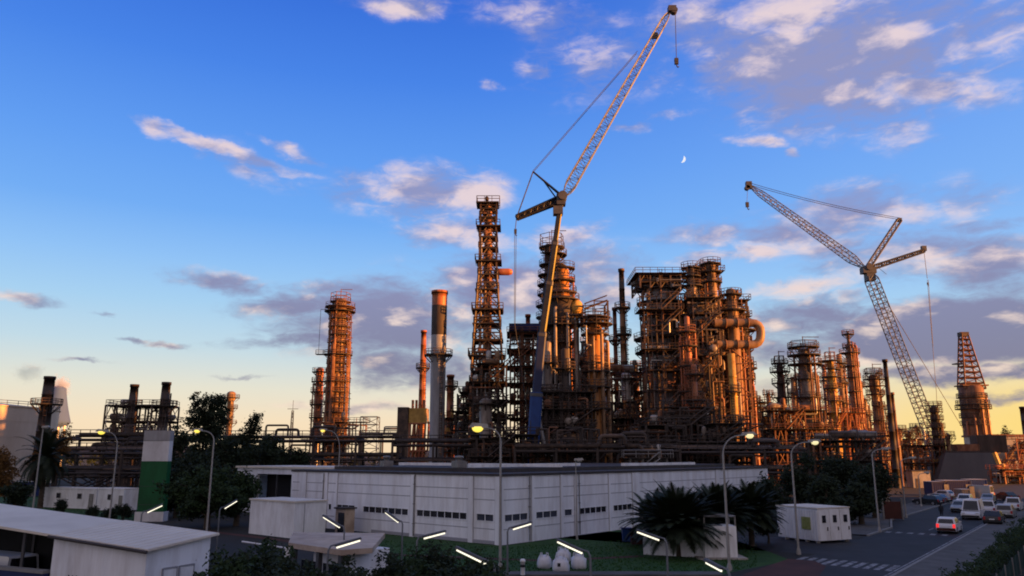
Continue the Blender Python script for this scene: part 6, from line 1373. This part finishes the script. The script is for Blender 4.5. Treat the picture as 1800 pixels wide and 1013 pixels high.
# second crane
Y = 262.0; ft = P(1662, 836, Y); t = thing('crawler_crane', 'shorter all lattice crane over the sunny columns, its jib reaching towards the tallest crane', 'crane', (ft.x, Y, 0), 'cranes over the refinery')
Q = lambda px, py, dy=0: P(px, py, Y + dy)
ft.z = 3.2; hd = Q(1526, 476)
b = MB(t); b.lattice(ft, hd, 3.4, 3.4, 40, .28, .13, taper=.05); b.build('main_boom', 'latg', t)
b = MB(t); b.box(hd.x, hd.y, hd.z, 4.6, 3, 2.2); b.box(hd.x + .4, hd.y, hd.z - 2.4, 3.0, 2.6, 2.6); b.tube(hd + Vector((0, -1.8, 1)), hd + Vector((0, 1.8, 1)), 1.2, 12); b.build('boom_head', 'lat', t)
jt = Q(1318, 327); b = MB(t); b.lattice(Q(1518, 470), jt, 2.7, 1.7, 32, .22, .11, taper=.10); b.build('lattice_jib', 'latg', t)
b = MB(t); e = Q(1316, 326); b.box(e.x, e.y, e.z, 2.0, 1.6, 2.6); b.tube(e + Vector((-.6, -.8, -1)), e + Vector((-.6, .8, -1)), .9, 12); b.build('jib_tip', 'lat', t)
s1, s2 = Q(1581, 387), Q(1624, 441)
b = MB(t); b.lattice(Q(1526, 470), s1, 1.5, 1.5, 16, .26, .14); b.build('jib_strut', 'latg', t)
b = MB(t); b.lattice(Q(1530, 472), s2, 1.3, 1.0, 14, .42, .28); b.build('mast_strut', 'lat', t)
b = MB(t); b.box(s2.x, s2.y, s2.z + .8, 1.6, 1.2, 1.8); b.box(s1.x, s1.y, s1.z, 1.3, 1.2, 1.3); b.build('strut_sheave', 'lat', t)
b = MB(t)
for dy in (-.8, .8): rope(b, jt + Vector((0, dy, .8)), s1 + Vector((0, dy, .5)), .10, 1.0)
rope(b, s2, Q(1630, 490), .09); rope(b, Q(1630, 492), Q(1646, 690), .08); rope(b, Q(1632, 492), Q(1640, 610), .08); rope(b, Q(1646, 690), Q(1650, 790), .08)
rope(b, Q(1540, 500), Q(1600, 600), .12); rope(b, Q(1600, 600), Q(1694, 756), .10); rope(b, jt + Vector((-.8, 0, -.5)), Q(1313, 355), .07); rope(b, Q(1541, 468), Q(1556, 463) - Vector((0, 0, 4)), .08)
b.build('rope', 'cable', t)
hook(t, Q(1313.5, 360), 1.05); hook(t, Q(1631, 499), .5, nm='pendant_block')
b = MB(t)
for s in (-1, 1): b.box(ft.x + 2, Y + s * 3.4, .8, 9.5, 1.3, 1.5)
b.build('crawler_track', 'tyre', t)
b = MB(t); b.box(ft.x + 3.5, Y, 2.7, 10, 3.4, 2.4); b.box(ft.x + 9.2, Y, 2.7, 3, 5.2, 2.8); b.build('superstructure', 'blue', t); b = MB(t); b.box(ft.x - 1, Y - 2.4, 2.9, 2, 1.4, 2.2); b.build('cab', 'glass', t)
# thin smoke over the stout stack and steam above the water tower
def puff(name, label, cat, c, r1, r2, dens, col, sc):
    m = bpy.data.materials.new(name); m.use_nodes = True; t_ = m.node_tree; t_.nodes.clear(); lk = t_.links.new; o_ = t_.nodes.new('ShaderNodeOutputMaterial'); v = t_.nodes.new('ShaderNodeVolumePrincipled'); v.inputs['Color'].default_value = (*col, 1)
    tc_ = t_.nodes.new('ShaderNodeTexCoord'); n_ = t_.nodes.new('ShaderNodeTexNoise'); n_.inputs['Scale'].default_value = sc; n_.inputs['Detail'].default_value = 5; n_.inputs['Distortion'].default_value = .8; lk(tc_.outputs['Object'], n_.inputs['Vector'])
    mp = t_.nodes.new('ShaderNodeMapping'); mp.inputs[3].default_value = (1 / r1, 1 / r1, 1 / r2); lk(tc_.outputs['Object'], mp.inputs[0]); ln = t_.nodes.new('ShaderNodeVectorMath'); ln.operation = 'LENGTH'; lk(mp.outputs[0], ln.inputs[0])
    ad = t_.nodes.new('ShaderNodeMath'); ad.operation = 'SUBTRACT'; lk(n_.outputs[0], ad.inputs[0]); ml = t_.nodes.new('ShaderNodeMath'); ml.operation = 'MULTIPLY'; ml.inputs[1].default_value = .55; lk(ln.outputs['Value'], ml.inputs[0]); lk(ml.outputs[0], ad.inputs[1])
    r_ = t_.nodes.new('ShaderNodeMapRange'); r_.inputs[1].default_value = .05; r_.inputs[2].default_value = .45; r_.inputs[4].default_value = dens; lk(ad.outputs[0], r_.inputs[0]); lk(r_.outputs[0], v.inputs['Density']); lk(v.outputs[0], o_.inputs['Volume'])
    b = MB(); b.lathe([(.02, -r2)] + [(r1 * math.cos(a * math.pi / 12), r2 * math.sin(a * math.pi / 12)) for a in range(-5, 6)] + [(.02, r2)], 16)
    o = b.build(name, m); o.location = c; tag(o, label, cat, None, 'stuff')
puff('steam', 'pale steam rising over the bell shaped water tower', 'steam', P(104, 684, 331), 5.2, 7.5, .5, (.96, .97, 1.0), .28)
puff('smoke', 'thin grey smoke wisp drifting beside the stout grey stack', 'smoke', P(50, 655, 186), 4.4, 3.0, .10, (.5, .52, .56), .55)
# moon
Y = 2600.0; c = P(1199, 280, Y); rr = 6.2 * mpp(280, Y); me_n = 22; b = MB(); vs = []; fs = []; dirv = (c - Vector((0, 0, CAM_H))).normalized(); sx = Vector((1, 0, 0)); sx = (sx - dirv * sx.dot(dirv)).normalized(); sz = sx.cross(dirv)
rx = (sx * math.cos(.35) - sz * math.sin(.35)); rz = (sx * math.sin(.35) + sz * math.cos(.35))
for dep in (0, 2.0):
    for i in range(me_n + 1):
        a = -math.pi / 2 + math.pi * i / me_n; vs.append(c + rx * (math.cos(a) * rr) + rz * (math.sin(a) * rr) + dirv * dep); vs.append(c + rx * (math.cos(a) * rr * .30) + rz * (math.sin(a) * rr) + dirv * dep)
m_ = 2 * (me_n + 1)
for i in range(me_n):
    k = 2 * i; fs += [(k, k + 2, k + 3, k + 1), (m_ + k, m_ + k + 1, m_ + k + 3, m_ + k + 2), (k, m_ + k, m_ + k + 2, k + 2), (k + 1, k + 3, m_ + k + 3, m_ + k + 1)]
b.add(vs, fs); tag(b.build('moon', 'moon'), 'small pale crescent moon in the blue sky between the two cranes', 'moon')
# ------------------------------------------------------------------ added block out of view that shades the near ground
t = thing('shade_block', 'added unseen block beyond the hedge, there to shade the near ground', 'building', (122, 28, 0)); b = MB(); b.box(15, 0, 16, 30, 186, 32); b.build('wall', 'conc', t)
b = MB(); b.prism([(-.6, -93.6), (30.6, -93.6), (30.6, 93.6), (-.6, 93.6)], 32, 33.6, [(10, -93.6), (20, -93.6), (20, 93.6), (10, 93.6)]); b.build('roof', 'roofg', t)
for k in range(8): b = MB(); b.box(-.05, -76 + k * 21, 2.6, .14, 5, 5.2); b.build('door', 'blue', t)
# far dark wood and low hills on the horizon
rnd = random.Random(77); b = MB(); bl = []
for k in range(90):
    x = -420 + k * 10.4 + rnd.uniform(-4, 4); y = 400 + rnd.uniform(-30, 30); bl.append((x, y, 4.5, rnd.uniform(6, 10), 6, rnd.uniform(3.5, 6.5)))
tag(leaf_mesh(rnd, bl, 26000, .9).build('far_treeline', 'leafd'), 'low dark line of far trees along the horizon behind the plant', 'treeline', None, 'stuff')
hb = MB(); xs = list(range(-3200, 3201, 100)); vs = []
hgt = lambda x, r_: 12 + 18 * abs(math.sin(x * .0013 + r_)) + 9 * math.sin(x * .004 + 2 * r_)
for r_, (y, kk) in enumerate(((2900, 0), (3200, 1), (3600, 0))):
    for x in xs: vs.append((x, y, -1 if kk == 0 else max(3, hgt(x, 1))))
n = len(xs); hb.add(vs, [(i, i + 1, n + i + 1, n + i) for i in range(n - 1)] + [(n + i, n + i + 1, 2 * n + i + 1, 2 * n + i) for i in range(n - 1)], True); struct(hb.build('hills', 'ground'))
